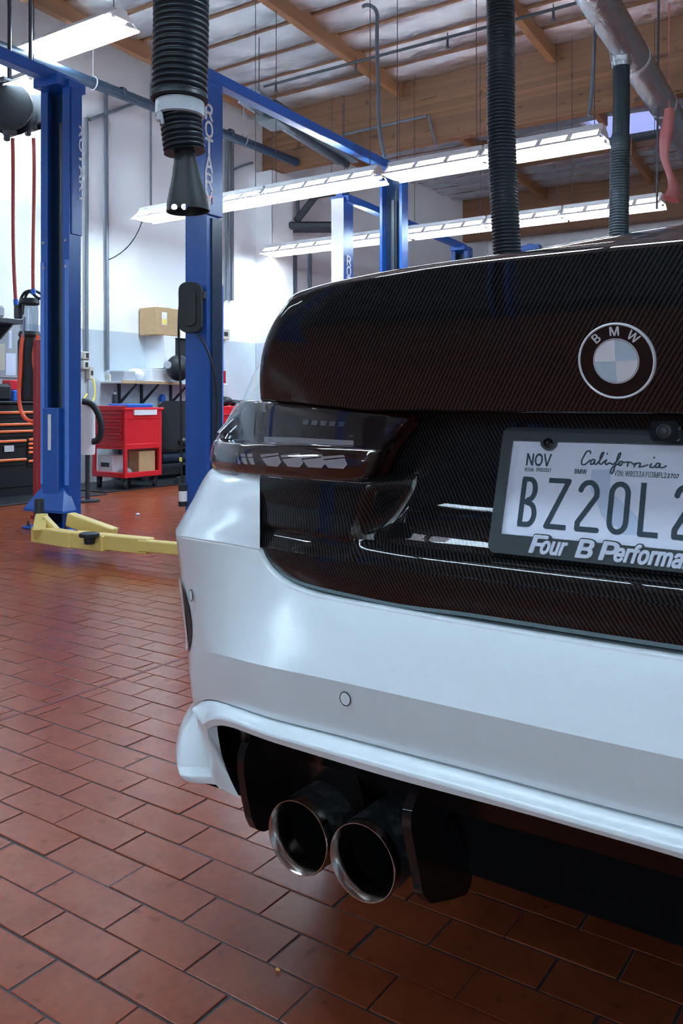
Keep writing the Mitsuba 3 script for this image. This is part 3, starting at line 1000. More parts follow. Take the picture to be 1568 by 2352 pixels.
# flowing script, drawn with a pen
scr = [
    [(848, 400), (842, 380), (822, 385), (798, 420), (780, 462), (780, 482), (795, 488), (822, 474), (842, 452)],
    [(882, 452), (866, 446), (850, 468), (850, 484), (862, 484), (882, 452), (878, 478), (888, 484), (905, 470)],
    [(905, 470), (932, 425), (942, 392), (932, 398), (916, 440), (910, 478), (922, 482), (940, 468)],
    [(948, 448), (940, 476), (950, 484), (968, 470)],
    [(968, 470), (1040, 470), (1075, 420), (1082, 396), (1070, 404), (1050, 460), (1030, 520), (1008, 556), (1000, 540), (1020, 505), (1060, 486), (1075, 478)],
    [(1090, 462), (1074, 462), (1064, 484), (1076, 494), (1092, 480), (1090, 462), (1106, 470), (1122, 466)],
    [(1122, 466), (1140, 466), (1132, 498)], [(1134, 486), (1150, 468), (1166, 470), (1172, 478)],
    [(1190, 474), (1180, 502)], [(1182, 494), (1205, 474), (1220, 478), (1212, 504), (1232, 500), (1252, 486)],
    [(1262, 480), (1252, 506), (1270, 506), (1290, 490)], [(1290, 490), (1330, 488)],
    [(1385, 480), (1364, 476), (1350, 496), (1352, 510), (1366, 508), (1386, 482), (1380, 504), (1396, 510), (1430, 496)],
]
scr[4] = [(1018, 486), (1050, 462), (1075, 420), (1082, 396), (1068, 402), (1050, 455), (1032, 515), (1010, 556), (1000, 545), (1018, 508), (1058, 484), (1075, 478)]
scr[7] = [(1134, 486), (1150, 468), (1166, 470), (1176, 482), (1196, 478)]
scr[8] = [(1196, 476), (1184, 504)]
scr[9] = [(1186, 497), (1216, 474), (1234, 478), (1222, 505), (1246, 502), (1290, 488)]
scr[10] = [(1320, 480), (1306, 504), (1322, 508), (1352, 490)]
scr[11] = [(978, 400), (976, 404)]
scr.append([(1340, 430), (1338, 434)])
scr[3] = [(972, 450), (962, 476), (972, 486), (992, 474), (1018, 486)]
scr[2] = [(905, 470), (938, 425), (952, 392), (940, 396), (922, 440), (916, 476), (928, 484), (950, 466), (972, 450)]
curv = []
for l in scr:
    q = np.array(pp(l))
    c = np.r_[0, np.cumsum(np.linalg.norm(np.diff(q, axis=0), axis=1))]
    curv.append(PchipInterpolator(c, q)(np.linspace(0, c[-1], 6 * len(l))))
strokes(curv, .0017, 'ink', 'script_lettering')
ca = [(858, 524), (1001, 524), (1001, 690), (1115, 795), (1190, 870), (1214, 900), (1206, 955), (1205, 1030), (1100, 1031), (1054, 990), (1046, 962), (1002, 960), (966, 930), (930, 875), (912, 820), (890, 768), (915, 745), (882, 730), (850, 690), (846, 610)]
put('state_outline', pl(prism(Polygon(pp(ca)).buffer(0), .0002), -.0045), 'map_blue', plate, smooth=False)
for w, a, b in (('F', (386, 1170), (505, 1016)), ('our', (462, 1187), (684, 1040)), ('B', (740, 1208), (874, 1046)), ('P', (920, 1228), (1062, 1064)), ('erformance', (1028, 1245), (1900, 1090))):
    qa, qb = onp(*Zp(*a)), onp(*Zp(*b))
    t = meshkit.text_mesh(w, .01, .0022, True)
    t.apply_translation([-t.bounds[0, 0], 0, 0])
    hgt = {'F': .0205, 'B': .0205, 'P': .0205}.get(w, .0195)
    wid_ = {'F': .0175, 'our': .0305, 'B': .0185, 'P': .0190, 'erformance': .1105}[w]
    y_b = onp(*Zp(386, 1170))[1] + .0006
    x_b = qa[0]
    t.apply_transform(np.array([[wid_ / t.bounds[1, 0], .24 * hgt / .01, 0, x_b], [0, hgt / .01, 0, y_b], [0, 0, 1, 0], [0, 0, 0, 1.0]]))
    flat = unary_union([Polygon(t.vertices[tri][:, :2]).buffer(.00002) for tri, n_ in zip(t.faces, t.face_normals) if n_[2] > .9 and Polygon(t.vertices[tri][:, :2]).area > 1e-12])
    put('frame_lettering', pl(prism(flat.buffer(.00045).simplify(.00004), .0022), .0002), 'letter_silver', plate, smooth=False)
    put('frame_lettering_base', pl(prism(flat.buffer(.0021).simplify(.0001), .009), -.0086), 'plate_frame_black', plate, smooth=False)

# ---- reversing camera under the overhang
cc_ = at_Y(1527, 990, 1.0)
cam0 = lambda m, z=0.0: frame(m, cc_ + np.array([0, -z, 0]), [1, 0, 0], [0, 0, 1], [0, -1, 0])
cm = put('reversing_camera', cam0(prism(rbox(.030, .0225, .004), .012), -.008), 'gloss_black', lid)
put('camera_lens', cam0(lathe([(.0085, 0), (.008, .003), (.006, .004), (.0055, .0025), (.0045, .0025), (.004, .004), (.0001, .0045)], [0, 0, 0], (0, 0, 1), 28), .004), 'dark_metal', lid)

# ---- diffuser, fins and exhaust tips
dfm = []
T_D = float(find(505, 0.05))
ts = np.linspace(-T_D, T_D, 200)
d1 = loft([(lambda a: d_t2(a) + .045, lambda a: z_t2(a) + .006), (lambda a: 0.09 + 0 * a, lambda a: z_t2(a) - .055), (0.12, lambda a: z_t2(a) - .088), (0.126, lambda a: z_t2(a) - .094), (0.30, lambda a: z_t2(a) - .10)], ts, 4, False)
corner = []
for sg in (1, -1):
    q = np.sort(sg * np.linspace(T_D - .30, T_D + .02, 40))
    corner.append(grid(loft([(0.085, lambda a: z_t2(a) + .006), (0.12, .42), (0.16, .350), (0.24, .33)], q, 3)))
diff = put('diffuser', cat_(grid(d1), *corner), 'carbon_rough', car, smooth=25)


def fin(Xp, poly, th):
    g = Polygon([(at_X(x, y, Xp)[1], at_X(x, y, Xp)[2]) for x, y in poly]).buffer(.004).buffer(-.022).buffer(.020, quad_segs=8)
    m = prism(g, th)
    out = frame(m, [Xp - th, 0, 0], [0, 1, 0], [0, 0, 1], [1, 0, 0])
    return out


F1 = fin(XC - .598, [(571, 1688), (567, 1710), (562, 1745), (562, 1775), (570, 1830), (580, 1880), (590, 1902), (606, 1908), (640, 1893), (688, 1860), (690, 1812), (660, 1800), (620, 1750), (590, 1700)], .014)
F2 = fin(XC - .272, [(968, 1800), (955, 1840), (945, 1870), (946, 1905), (960, 1980), (973, 2052), (990, 2072), (1040, 2062), (1094, 2045), (1075, 1975), (1050, 1910), (1005, 1850), (980, 1808)], .014)
for m in (F1, F2, mirror(F2), mirror(F1)):
    put('fin', m, 'gloss_black', diff, smooth=35)
tips = [at_Y(682, 1925, 1.0), at_Y(830, 1982, 1.0)]
for p in tips + [np.array([2 * XC - q[0], q[1], q[2]]) for q in tips[::-1]]:
    ro = .0545
    t = put('exhaust_tip', lathe([(ro - .006, .01), (ro - .001, .012), (ro, .02), (ro, .30)], p, (0, 1, 0), 48), 'tip_black', car)
    put('polished_rim', lathe([(ro, .016), (ro + .0004, .004), (ro - .0012, .0), (ro - .0022, .0), (ro - .0075, .008), (ro - .0105, .020), (ro - .011, .045)], p, (0, 1, 0), 56), 'bright_steel', t, smooth=40)
    put('inner_pipe', lathe([(ro - .011, .040), (ro - .012, .28), (.0001, .28)], p, (0, 1, 0), 40), 'soot_and_shade', t)
for p in tips:
    put('hanger_bracket', cat_(bx(p + [0, .20, .075], [.02, .05, .05], .004), rod(p + [-.03, .22, .06], p + [.03, .22, .06], .008)), 'dark_metal', car)

# ------------------------------------------------------------------ the room: shell
XW, YB, XR, YF, ZC = -8.6, 18.6, 7.5, -7.0, 5.62
tag(put('floor', bb(XW - .2, XR + .2, YF - .2, YB + .2, -.06, -.0018), 'grout', None, smooth=False), kind='structure')
wall = lambda n, m: tag(put(n, m, 'wall_paint', None, smooth=False), kind='structure')
wall('wall_left', bb(XW - .2, XW, YF, YB + .2, 0, ZC))
wall('wall_back', bb(XW, XR, YB, YB + .2, 0, ZC))
wall('wall_right', bb(XR, XR + .2, YF, YB + .2, 0, ZC))
tag(put('wall_front', cat_(*[bb(a, b, YF - .25, YF, 0, 3.6) for a, b in ((XW, -6.0), (-1.2, .2), (6.6, XR))], bb(XW, XR, YF - .25, YF, 3.6, ZC)), 'dark_wall', None, smooth=False), kind='structure')  # right bay left open to let in the added fill
for k, (a, b) in enumerate(((-6.0, -1.2),)):
    d_ = tag(put(f'door_{k + 1}', bb(a, b, YF - .15, YF - .10, 0, 3.6), 'dark_wall', None, smooth=False), kind='structure')
    for z in np.arange(0.01, 3.5, .45):
        put('door_panel', bb(a + .01, b - .01, YF - .10, YF - .07, z, z + .435, .01), 'dark_wall', d_)
pil = at_X(600, 700, XW)
tag(put('wall_pilaster', bb(XW, XW + .32, 10.18, 10.72, 0, 4.52, .01), 'wall_paint', None), kind='structure')
# roof
sk = [at_Z(1372, 262, 5.62), at_Z(1508, 238, 5.62)]
tag(put('ceiling', bb(XW - .2, XR + .2, YF - .3, YB + .2, ZC + .12, ZC + .2), 'roof_deck', None, smooth=False), kind='structure')
for yb in (10.34, 17.25, 3.42, -3.5):
    b = put('glulam_beam', bb(XW, XR, yb, yb + .17, 4.53, 5.52, .006), 'glulam', 'ceiling')
    labels[b] = {'label': 'deep brown glued timber beam'}
SKX = (-4.25, -3.9)
SKY_Y = (13.3, 14.9)
for i, x in enumerate(np.arange(-8.3, XR, 2.19)):
    for y0, y1 in ((YF, -3.5), (-3.33, 3.42), (3.59, 10.34), *(((10.51, 13.2), (15.0, 17.25)) if abs(x + 3.92) < .1 else ((10.51, 17.25),)), (17.42, YB)):
        put('purlin', bb(-.045, .045, y0 - 10.34, y1 - 10.34, 5.22, 5.52, .004).apply_transform(trimesh.transformations.rotation_matrix(.085, [0, 0, 1])).apply_translation([x, 10.34, 0]), 'timber', 'ceiling')
# joists across and foil faced insulation sagging between them
px_ = list(np.arange(-8.3, XR + 1, 2.19))
foil_kinds = {}


def foil_mesh(w, d, sag, seed):
    xs, ys = np.linspace(-w / 2, w / 2, 16), np.linspace(-d / 2, d / 2, 8)
    X, Y = np.meshgrid(xs, ys)
    n = meshkit.fbm(np.stack([X * 2.5, Y * 5, X * 0 + seed], -1), 3, seed)
    Z = -sag * (1 - (2 * Y / d) ** 2) * (.55 + .9 * n) * (1 - .25 * (2 * X / w) ** 4)
    return grid(np.stack([X, Y, Z], -1))


foils = [mikit.ply(foil_mesh(2.12, .575, .10, k), 'm_foil', smooth=True) for k in range(5)]
joist = mikit.ply(bx([0, 0, 0], [2.10, .042, .10]), 'm_timber_dark')
ys = np.arange(YF + .3, YB, .61)
for a in range(len(px_) - 1):
    xc = (px_[a] + px_[a + 1]) / 2
    if xc > 5.5:
        continue
    for j, y in enumerate(ys):
        if not -5.0 < y < YB or any(abs(y - b) < .25 for b in (10.42, 17.33, 3.5, -3.42)):
            continue
        if 1 and SKY_Y[0] - .3 < y < SKY_Y[1] + .3 and abs(xc - .085 * (y - 10.34) + 4.1) < 2.0:
            continue
        k = free('ceiling__joist')
        scene[k] = {**joist, 'to_world': T().translate([xc - .085 * (y - 10.34), y, 5.46])}
        k = free('ceiling__insulation_strip')
        scene[k] = {**foils[(a * 3 + j) % 5], 'to_world': T().translate([xc - .085 * (y + .305 - 10.34), y + .305, 5.44])}
tag(put('window_1', bb(SKX[0] - .4, SKX[1] + .4, SKY_Y[0], SKY_Y[1], 5.56, 5.60), 'sign_white', None, smooth=False), kind='structure')
scene['window_1']['emitter'] = {'type': 'area', 'radiance': rgb(*SKYLIGHT)}
for k in range(2):
    put('skylight_frame', bb(SKX[k] + (.42 if k else -.42) - .03, SKX[k] + (.42 if k else -.42) + .03, SKY_Y[0], SKY_Y[1], 5.48, 5.62), 'white_metal', 'window_1')

# ------------------------------------------------------------------ floor tiles
TW, TP, TX0, TY0 = 0.10217, 0.21137, -1.7183, 1.9063
JX = -2.41                                         # a wide joint runs across the bond here


def tile_mesh(w, d, bev=.0011):
    x, y = w / 2, d / 2
    t = [[-x + bev, -y + bev, 0], [x - bev, -y + bev, 0], [x - bev, y - bev, 0], [-x + bev, y - bev, 0]]
    m = [[-x, -y, -.0006], [x, -y, -.0006], [x, y, -.0006], [-x, y, -.0006]]
    l = [[-x, -y, -.008], [x, -y, -.008], [x, y, -.008], [-x, y, -.008]]
    f = [[0, 1, 2], [0, 2, 3]]
    for k in range(4):
        k2 = (k + 1) % 4
        f += [[4 + k, 4 + k2, k2], [4 + k, k2, k], [8 + k, 8 + k2, 4 + k2], [8 + k, 4 + k2, 4 + k]]
    return trimesh.Trimesh(np.array(t + m + l, float), np.array(f), process=False)


spots = []
GW = 0.0050
for k in range(int((TY0 + 4.5) / TW) * -1 + 0, 0):
    pass
for kk in range(-172, 66):                         # rows counted towards the viewer
    yc = TY0 - (kk + .5) * TW
    par = (kk + 1) % 2
    n0 = int(math.floor((XW - TX0) / (TP / 2)))
    for u in range(n0 - (n0 % 2) + par, int((XR - TX0) / (TP / 2)), 2):
        xa, xb = TX0 + u * TP / 2, TX0 + (u + 2) * TP / 2
        xa, xb = max(xa, XW), min(xb, XR)
        cuts = [(xa, xb)]
        if xa < JX < xb:
            cuts = [(xa, JX - .003), (JX + .003, xb)]
        for a, b in cuts:
            if b - a > .02:
                spots.append(((a + b) / 2, yc, b - a))
spots = np.array(spots)
spots = spots[(spots[:, 0] < 4.0) & (spots[:, 1] > -4.8) & (spots[:, 1] < YB)]
d = -spots[:, 0] * SI + spots[:, 1] * CO
r = spots[:, 0] * CO + spots[:, 1] * SI
ok = d > .9
px_t = np.where(ok, CX + FP * r / np.maximum(d, .1), -9999)
py_t = np.where(ok, CY + FP / np.maximum(d, .1), -9999)
vis = ok & (px_t > -60) & (px_t < 1640) & (py_t < 2420)
hid = (px_t > 470) & (py_t < 1790) | (px_t > 640) & (py_t < 1900) | (px_t > 1000) & (py_t < 2000)
order = np.argsort(np.where(vis & ~hid, d, 1e9))
near = order[:300]
shapes, toned = {}, []
for i in near:
    x, y, w = spots[i]
    kdim = round(w, 4)
    if kdim not in shapes:
        shapes[kdim] = mikit.ply(tile_mesh(w - GW, TW - GW), 'm_tile', smooth=False)
    g = np.random.default_rng(int(i))
    tilt = g.normal(0, .0035, 2)
    key = free('floor__tile')
    scene[key] = {**shapes[kdim], 'to_world': T().translate([x + g.normal(0, .0009), y + g.normal(0, .0007), g.normal(0, .0004)]).rotate([1, 0, 0], math.degrees(tilt[0])).rotate([0, 1, 0], math.degrees(tilt[1]) * .6)}
rest = np.ones(len(spots), bool)
rest[near] = False
V, Fc, off = [], [], 0
base_v = np.array(tile_mesh(1, 1).vertices)
fc = np.array(tile_mesh(1, 1).faces)
n = 0
R = spots[rest]
vv_ = []
for w in np.unique(np.round(R[:, 2], 4)):
    q = R[np.round(R[:, 2], 4) == w]
    v = np.array(tile_mesh(w - GW, TW - GW).vertices)
    g = np.random.default_rng(5)
    jit = np.stack([g.normal(0, .0009, len(q)), g.normal(0, .0007, len(q)), g.normal(0, .0003, len(q))], 1)
    P = v[None] + np.c_[q[:, :2], np.zeros(len(q))][:, None] + jit[:, None]
    P[..., 2] += (v[None, :, 1] * g.normal(0, .0035, len(q))[:, None] + v[None, :, 0] * g.normal(0, .002, len(q))[:, None])
    V.append(P.reshape(-1, 3))
    Fc.append((fc[None] + (np.arange(len(q)) * len(v))[:, None, None] + off).reshape(-1, 3))
    off += len(q) * len(v)
tag(put('far_tiles', trimesh.Trimesh(np.vstack(V), np.vstack(Fc), process=False), 'tile', 'floor', smooth=False), kind='stuff')
put('joint_strip', bb(JX - .007, JX + .007, -4, 15, -.008, .0008), 'sealant', 'floor')

# ------------------------------------------------------------------ fluorescent fixtures
_fix = {}


def fixture(x0, x1, y, z, label, group, wide=1.0, power=1.0):
    L = x1 - x0
    c = [(x0 + x1) / 2, y, z]
    t = thing('fluorescent_light', label, 'ceiling light', group)

    def part(n, mesh, m, em=None, sm=30):
        mesh = mesh.copy()
        mesh.apply_scale([1, wide if n != 'fluorescent_tube' else 1, 1])
        mesh.apply_translation(c)
        k = put(n, mesh, m, t, smooth=sm)
        if em:
            scene[k]['emitter'] = {'type': 'area', 'radiance': rgb(*[power * x for x in em])}
        return k
    part('channel', bx([0, 0, .125], [L, .11, .06], .006), 'fixture_white')
    # reflector wings, pierced by slots along the upper half
    ns = max(3, int(round(L / .30)))
    for s in (1, -1):
        ms = []
        yz = lambda q: np.array([s * (.052 + .125 * q), .118 - .125 * q])
        n_ = np.array([s * .7, .7])

        def strip(xa, xb, q0, q1):
            a, b = yz(q0), yz(q1)
            o = n_ * .0016
            v = [[x, *(w + k * o)] for x in (xa, xb) for w in (a, b) for k in (0, 1)]
            return trimesh.convex.convex_hull(np.array(v))
        ms += [strip(-L / 2, L / 2, 0, .16), strip(-L / 2, L / 2, .66, 1)]
        for k in range(ns + 1):
            x = -L / 2 + L * k / ns
            ms.append(strip(max(-L / 2, x - .022), min(L / 2, x + .022), .16, .66))
        part('reflector_wing', cat_(*ms), 'fixture_white', sm=False)
    for s in (1, -1):
        part('end_plate', trimesh.convex.convex_hull(np.array([[s * L / 2 + k * .003, a, b] for k in (0, 1) for a, b in ((-.052, .118), (.052, .118), (.12, .05), (-.12, .05))])), 'fixture_white', sm=False)
    for s in (1, -1):
        part('fluorescent_tube', tube([[-L / 2 + .03, s * .068, .052], [L / 2 - .03, s * .068, .052]], .019, 8), 'tube_dark', TUBE)
        [part('lamp_holder', bx([e * (L / 2 - .018), s * .068, .075], [.022, .03, .07], .004), 'white_metal') for e in (1, -1)]
    lens = trimesh.Trimesh(np.array([[x, y_, z_] for x in (-L / 2 + .004, L / 2 - .004) for y_, z_ in ((-.172, .012), (-.06, .0), (.06, .0), (.172, .012))]), np.array([[k, k + 1, k + 5] for k in range(3)] + [[k, k + 5, k + 4] for k in range(3)])[:, ::-1], process=False)
    if lens.face_normals[0][2] > 0:
        lens.invert()
    part('diffuser_lens', lens, 'tube_dark', LENS, False)
    nl = max(4, int(L / .055))
    part('lens_rim', cat_(*[bx([x, s * .176, .006], [.004, .006, .024]) for s in (1, -1) for x in np.linspace(-L / 2 + .02, L / 2 - .02, nl)], *[bx([0, s * .176, .012], [L, .003, .008]) for s in (1, -1)]), 'fixture_white', sm=False)
    for s in (1, -1):
        part('hanger_wire', rod([s * L * .42, 0, .155], [s * L * .42, 0, 5.4 - z], .0035, 6), 'dark_metal')
    return t


GL = 'hanging fluorescent lights'
Z1, Y1 = 3.19, 7.27
seg = lambda a, b, Y: (at_Y(a, 0, Y)[0], at_Y(b, 0, Y)[0])
fixture(*seg(62, 280, 5.9), 5.9, 4.80, 'wide lit fluorescent fixture glowing at the upper left above the nearest blue lift post', GL, 1.35)
fixture(*seg(-62, 90, 5.2), 5.2, 4.04, 'lit fluorescent fixture cut off by the left edge of the picture, above the hose reels', GL, 1.2)
R1 = [(326, 612, 'lit fluorescent fixture whose far end hangs behind the black exhaust nozzle'), (615, 872, 'lit fluorescent fixture between the lettered blue post and the end of the blue overhead beam'),
      (896, 1112, 'lit fluorescent fixture just right of the top of the dark blue post'), (1116, 1388, 'lit fluorescent fixture running right from behind the ribbed black hose to the skylight')]
for p, q, l in R1:
    a, b = seg(p, q, Y1)
    fixture(a, b, Y1, Z1, l, GL)
Y2 = 10.03
R2 = [(612, 775, 'leftmost lit fluorescent fixture of the far row, left of the glare whitened post'), (779, 930, 'lit fluorescent fixture of the far row behind the two middle posts'), (938, 1118, 'lit fluorescent fixture of the far row just right of the dark blue post'),
      (1122, 1292, 'lit fluorescent fixture of the far row, right of the thick ribbed hose'), (1296, 1522, 'rightmost lit fluorescent fixture of the far row, behind the slim black hose')]
for p, q, l in R2:
    a, b = seg(p, q, Y2)
    fixture(a, b, Y2, Z1, l, GL)
for (x0, x1, y, pw) in [(-3.4, -2.2, .4, .4), (-2.15, -.95, .4, .4), (-.90, .30, .4, .4), (-2.4, -1.2, 2.65, .6), (-1.1, .1, 2.65, .6), (-6.4, -5.2, 2.2, .8), (-4.2, -3.0, -3.8, .42), (-2.9, -1.7, -3.8, .42), (-7.6, -5.2, -1.5, .6), (-.4, 2.0, -5.2, 1.8), (2.2, 4.6, 3.9, 1), (1.4, 3.8, 7.27, 1), (-1.6, .8, 7.27, 1)]:  # unseen fixtures added for fill and car highlights, some read off reflections
    fixture(x0, x1, y, Z1, 'unseen lit fluorescent fixture outside the picture, placed for its light and highlights', 'unseen ceiling lights added for fill and highlights', 1.0, pw)

# ------------------------------------------------------------------ two post lifts
def fl(px, d):
    x, y = ray(px) * d
    return np.array([x, y, 0.0])


def local(o, u):
    """Builder of meshes in a frame with x along u and z up, standing at o."""
    u = np.array([u[0], u[1], 0]) / math.hypot(u[0], u[1])
    v = np.array([-u[1], u[0], 0])
    return lambda m: frame(m, o, u, v, [0, 0, 1])


def letters(text, height, width, depth=.003):
    m = meshkit.text_mesh(text, height, depth, True)
    m.apply_translation([-(m.bounds[0, 0] + m.bounds[1, 0]) / 2, 0, 0])
    k = width / max(m.extents[0], 1e-6)
    m.apply_scale([k, 1, 1])
    return m


def lift_post(t, o, u, H, W=.30, D=.17, carriage=.95, lip=.075, low=True):
    """A C channel that opens towards u; W across, D deep."""
    L = local(o, u)
    c = cat_(bb(-D, -D + .012, -W / 2, W / 2, .02, H), bb(-D, 0, -W / 2, -W / 2 + .012, .02, H), bb(-D, 0, W / 2 - .012, W / 2, .02, H),
             bb(-.012, 0, -W / 2, -W / 2 + lip, .02, H), bb(-.012, 0, W / 2 - lip, W / 2, .02, H), bb(-D + .012, -.012, -W / 2 + .012, W / 2 - .012, H - .02, H))
    p = put('post', L(c), 'lift_blue', t, smooth=20)
    put('channel_shade', L(bb(-D + .012, -D + .02, -W / 2 + .014, W / 2 - .014, .03, H - .03)), 'lift_shade_blue', p)  # darker blue stands for the shade inside the channel
    put('lift_cylinder', L(cat_(rod([-.085, -.012, .3], [-.085, -.012, H - .3], .026, 12), rod([-.06, .035, .3], [-.06, .035, H - .2], .008, 6))), 'dark_metal', p)
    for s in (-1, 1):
        put('lit_edge_strip', L(bb(.0005, .006, s * (W / 2 - .022) - .02, s * (W / 2 - .022) + .02, .35, H * .60)), 'lift_lit_blue', p)  # light on the flange faces, painted as lighter blue strips
    mg = .09 if low else .02
    put('base_plate', L(bb(-D - mg, .02 + mg, -W / 2 - mg, W / 2 + mg, 0.001, .022, .004)), 'lift_blue', p)
    for a in ((-D - .06, .08) if low else ()):
        for b in (-W / 2 - .05, W / 2 + .05):
            put('anchor_bolt', L(lathe([(.016, .02), (.016, .034), (.009, .034), (.009, .06), (.0005, .06)], [a, b, 0], (0, 0, 1), 6)), 'dark_metal', p)
    for z in (2.05, 2.25):
        for s in (-1, 1):
            put('bolt', L(lathe([(.014, 0), (.012, .008), (.0005, .010)], [0, s * (W / 2 - .035), z], (1, 0, 0), 8)), 'bright_steel', p)
    if low:
        car_ = bb(-.13, .05, -.085, .085, .26, carriage, .006)
        k = put('carriage', L(cat_(car_, trimesh.convex.convex_hull(np.array([[a, s * b, z] for s in (-1, 1) for a, b, z in ((-.02, .12, .33), (.02, .12, .33), (.12, .21, .165), (-.02, .21, .165), (.12, .21, .145), (-.02, .21, .145))])))), 'lift_blue', t)
        put('label_strip', L(bb(.05, .053, -.02, .012, .62, .90)), 'sign_white', k)
    return p, L


def lift(P1, P2, H, label):
    t = thing('vehicle_lift', label, 'car lift')
    u = (P2 - P1) / np.linalg.norm(P2 - P1)
    return t, u


def overhead(t, P1, P2, H, u):
    n = np.linalg.norm(P2 - P1)
    L = local(P1, u)
    return put('overhead_beam', L(cat_(bb(-.2, n + .2, -.05, .05, H - .015, H + .075, .006), bb(-.2, .1, -.13, .13, H - .06, H + .02, .005), bb(n - .1, n + .2, -.13, .13, H - .06, H + .02, .005))), 'lift_blue', t)


LH = 3.50
SK = np.array([math.sin(-.10), math.cos(.10), 0])
A1 = fl(126, 6.75)
A0 = A1 - SK * 3.35
t, u = lift(A0, A1, LH, 'blue two post lift with yellow arms, its nearest post at the left')
overhead(t, A0, A1, LH, u)
lift_post(t, A0, u, LH)
pA, LA = lift_post(t, A1, -u, LH, .31, .12)
# lettered side strip, arms
k = put('side_cover', LA(bb(-.125, -.015, .155, .166, 2.3, 3.44, .004)), 'lift_blue', pA)
put('lettering', LA(frame(letters('ROTARY', .055, .62), [-.09, .1668, 2.85], [0, 0, -1], [-1, 0, 0], [0, 1, 0])), 'sign_white', pA, smooth=False)


def bar(a, b, w, h):
    a, b = np.asarray(a, float), np.asarray(b, float)
    d = b - a
    n = np.linalg.norm(d)
    d /= n
    s = np.cross(d, [0, 0, 1.0])
    s /= np.linalg.norm(s)
    return frame(bx([n / 2, 0, 0], [n, w, h], .006), a, d, s, np.cross(s, d) * 1.0 if np.cross(s, d)[2] > 0 else -np.cross(s, d))


q = lambda x, y, z: at_Z(x, y, z)
arm = thing  # keep the name free
a_ = put('arm', cat_(bar(q(84, 1226, .12), q(172, 1240, .12), .09, .10), bar(q(97, 1190, .22), q(90, 1228, .13), .08, .09)), 'arm_yellow', t)
put('arm_brace', cat_(bar(q(160, 1192, .21), q(262, 1229, .13), .07, .09), bar(q(100, 1192, .22), q(128, 1222, .14), .05, .06)), 'arm_yellow', a_)
put('arm_section', bar(q(168, 1238, .12), q(248, 1247, .12), .11, .10), 'arm_yellow', a_)
put('arm_section', bar(q(228, 1242, .125), q(345, 1254, .125), .085, .095), 'arm_yellow', a_)
put('arm_slot', bar(q(254, 1250.5, .105), q(296, 1255.5, .105), .088, .025), 'dark_metal', a_)
put('arm_section', bar(q(322, 1252, .128), q(520, 1270, .128), .062, .07), 'arm_yellow', a_)
put('lift_pad', lathe([(.0005, .19), (.05, .19), (.062, .185), (.062, .165), (.035, .165), (.03, .12)], q(205, 1227, .18) * [1, 1, 0], (0, 0, 1), 24), 'rubber', a_)
put('arm_pivot', cat_(rod(q(90, 1222, .02) * [1, 1, 0] + [0, 0, .06], q(90, 1222, .02) * [1, 1, 0] + [0, 0, .27], .035, 16)), 'dark_metal', a_)

B1, B2 = fl(479, 6.72), fl(897, 9.35)
t, u = lift(B1, B2, LH, 'blue two post lift in the middle with white lettering down its near post')
overhead(t, B1, B2, LH, u)
pB, LB_ = lift_post(t, B1, u, LH, .21, .15, low=False)
k = put('sign_column', LB_(bb(-.31, .02, -.125, -.095, 2.42, 3.44, .004)), 'lift_blue', pB)


def stacked(L, u0, v0, z0, hgt, wid, text, parent, face=-1):
    for i, ch in enumerate(text):
        put('letter', L(frame(letters(ch, hgt * .96, wid), [u0, v0, z0 - (i + 1) * hgt * 1.04], [1, 0, 0], [0, 0, 1], [0, -1, 0])), 'sign_white', parent, smooth=False)


stacked(LB_, -.15, -.1265, 3.26, .126, .095, 'ROTARY', pB)
put('lettering', LB_(frame(letters('LIFT', .055, .11), [-.15, -.1265, 2.50], [1, 0, 0], [0, 0, 1], [0, -1, 0])), 'tool_red', pB, smooth=False)
put('carriage', LB_(bb(-.02, .06, -.09, .09, .35, 1.5, .006)), 'lift_blue', t)
put('side_shade', LB_(bb(-.10, .02, -.118, -.106, .02, 2.40)), 'lift_shade_blue', pB)  # shaded side of the post, painted as a darker blue plate
put('lit_edge_strip', LB_(bb(.02, .035, -.118, -.100, .02, 1.9)), 'lift_lit_blue', pB)  # lighter blue for the lit edge
lift_post(t, B2, -u, LH, .27, .15, lip=.03, low=False)

C1, C2_ = fl(797, 10.75), fl(1055, 14.0)
t, u = lift(C1, C2_, LH, 'blue two post lift farther back, its glare whitened post left of the dark blue post')
overhead(t, C1, C2_, LH, u)
pC, LC = lift_post(t, C1, u, LH, .17, .24, low=False)
put('sheen_face', LC(bb(-.246, -.241, -.085, .085, .02, LH - .02)), 'sign_white', pC)  # sheen on the blue post face, painted as a white plate
stacked(LC, -.12, -.0895, 2.80, .125, .11, 'ROTARY', pC)
put('lettering', LC(frame(letters('LIFT', .055, .11), [-.12, -.0895, 1.98], [1, 0, 0], [0, 0, 1], [0, -1, 0])), 'sign_white', pC, smooth=False)
lift_post(t, C2_, -u, LH, .30, .2, low=False)
D1 = fl(1224, 14.25)
t, u = lift(D1, D1 + SK * 3.3, LH, 'blue lift whose post top barely shows above the trunk lid')
overhead(t, D1, D1 + SK * 3.3, LH, SK)
lift_post(t, D1, SK, LH + .06, .30, .2, low=False)
lift_post(t, D1 + SK * 3.3, -SK, LH, .30, .2, low=False)

E1 = np.array([-3.7, -1.6, 0])
t, u = lift(E1, E1 - SK * 3.3, LH, 'blue lift standing behind the viewer, seen only as a blue reflection in the trunk lid')
overhead(t, E1, E1 - SK * 3.3, LH, -SK)
lift_post(t, E1, -SK, LH, .31, .15, low=False)
lift_post(t, E1 - SK * 3.3, SK, LH, .31, .15, low=False)

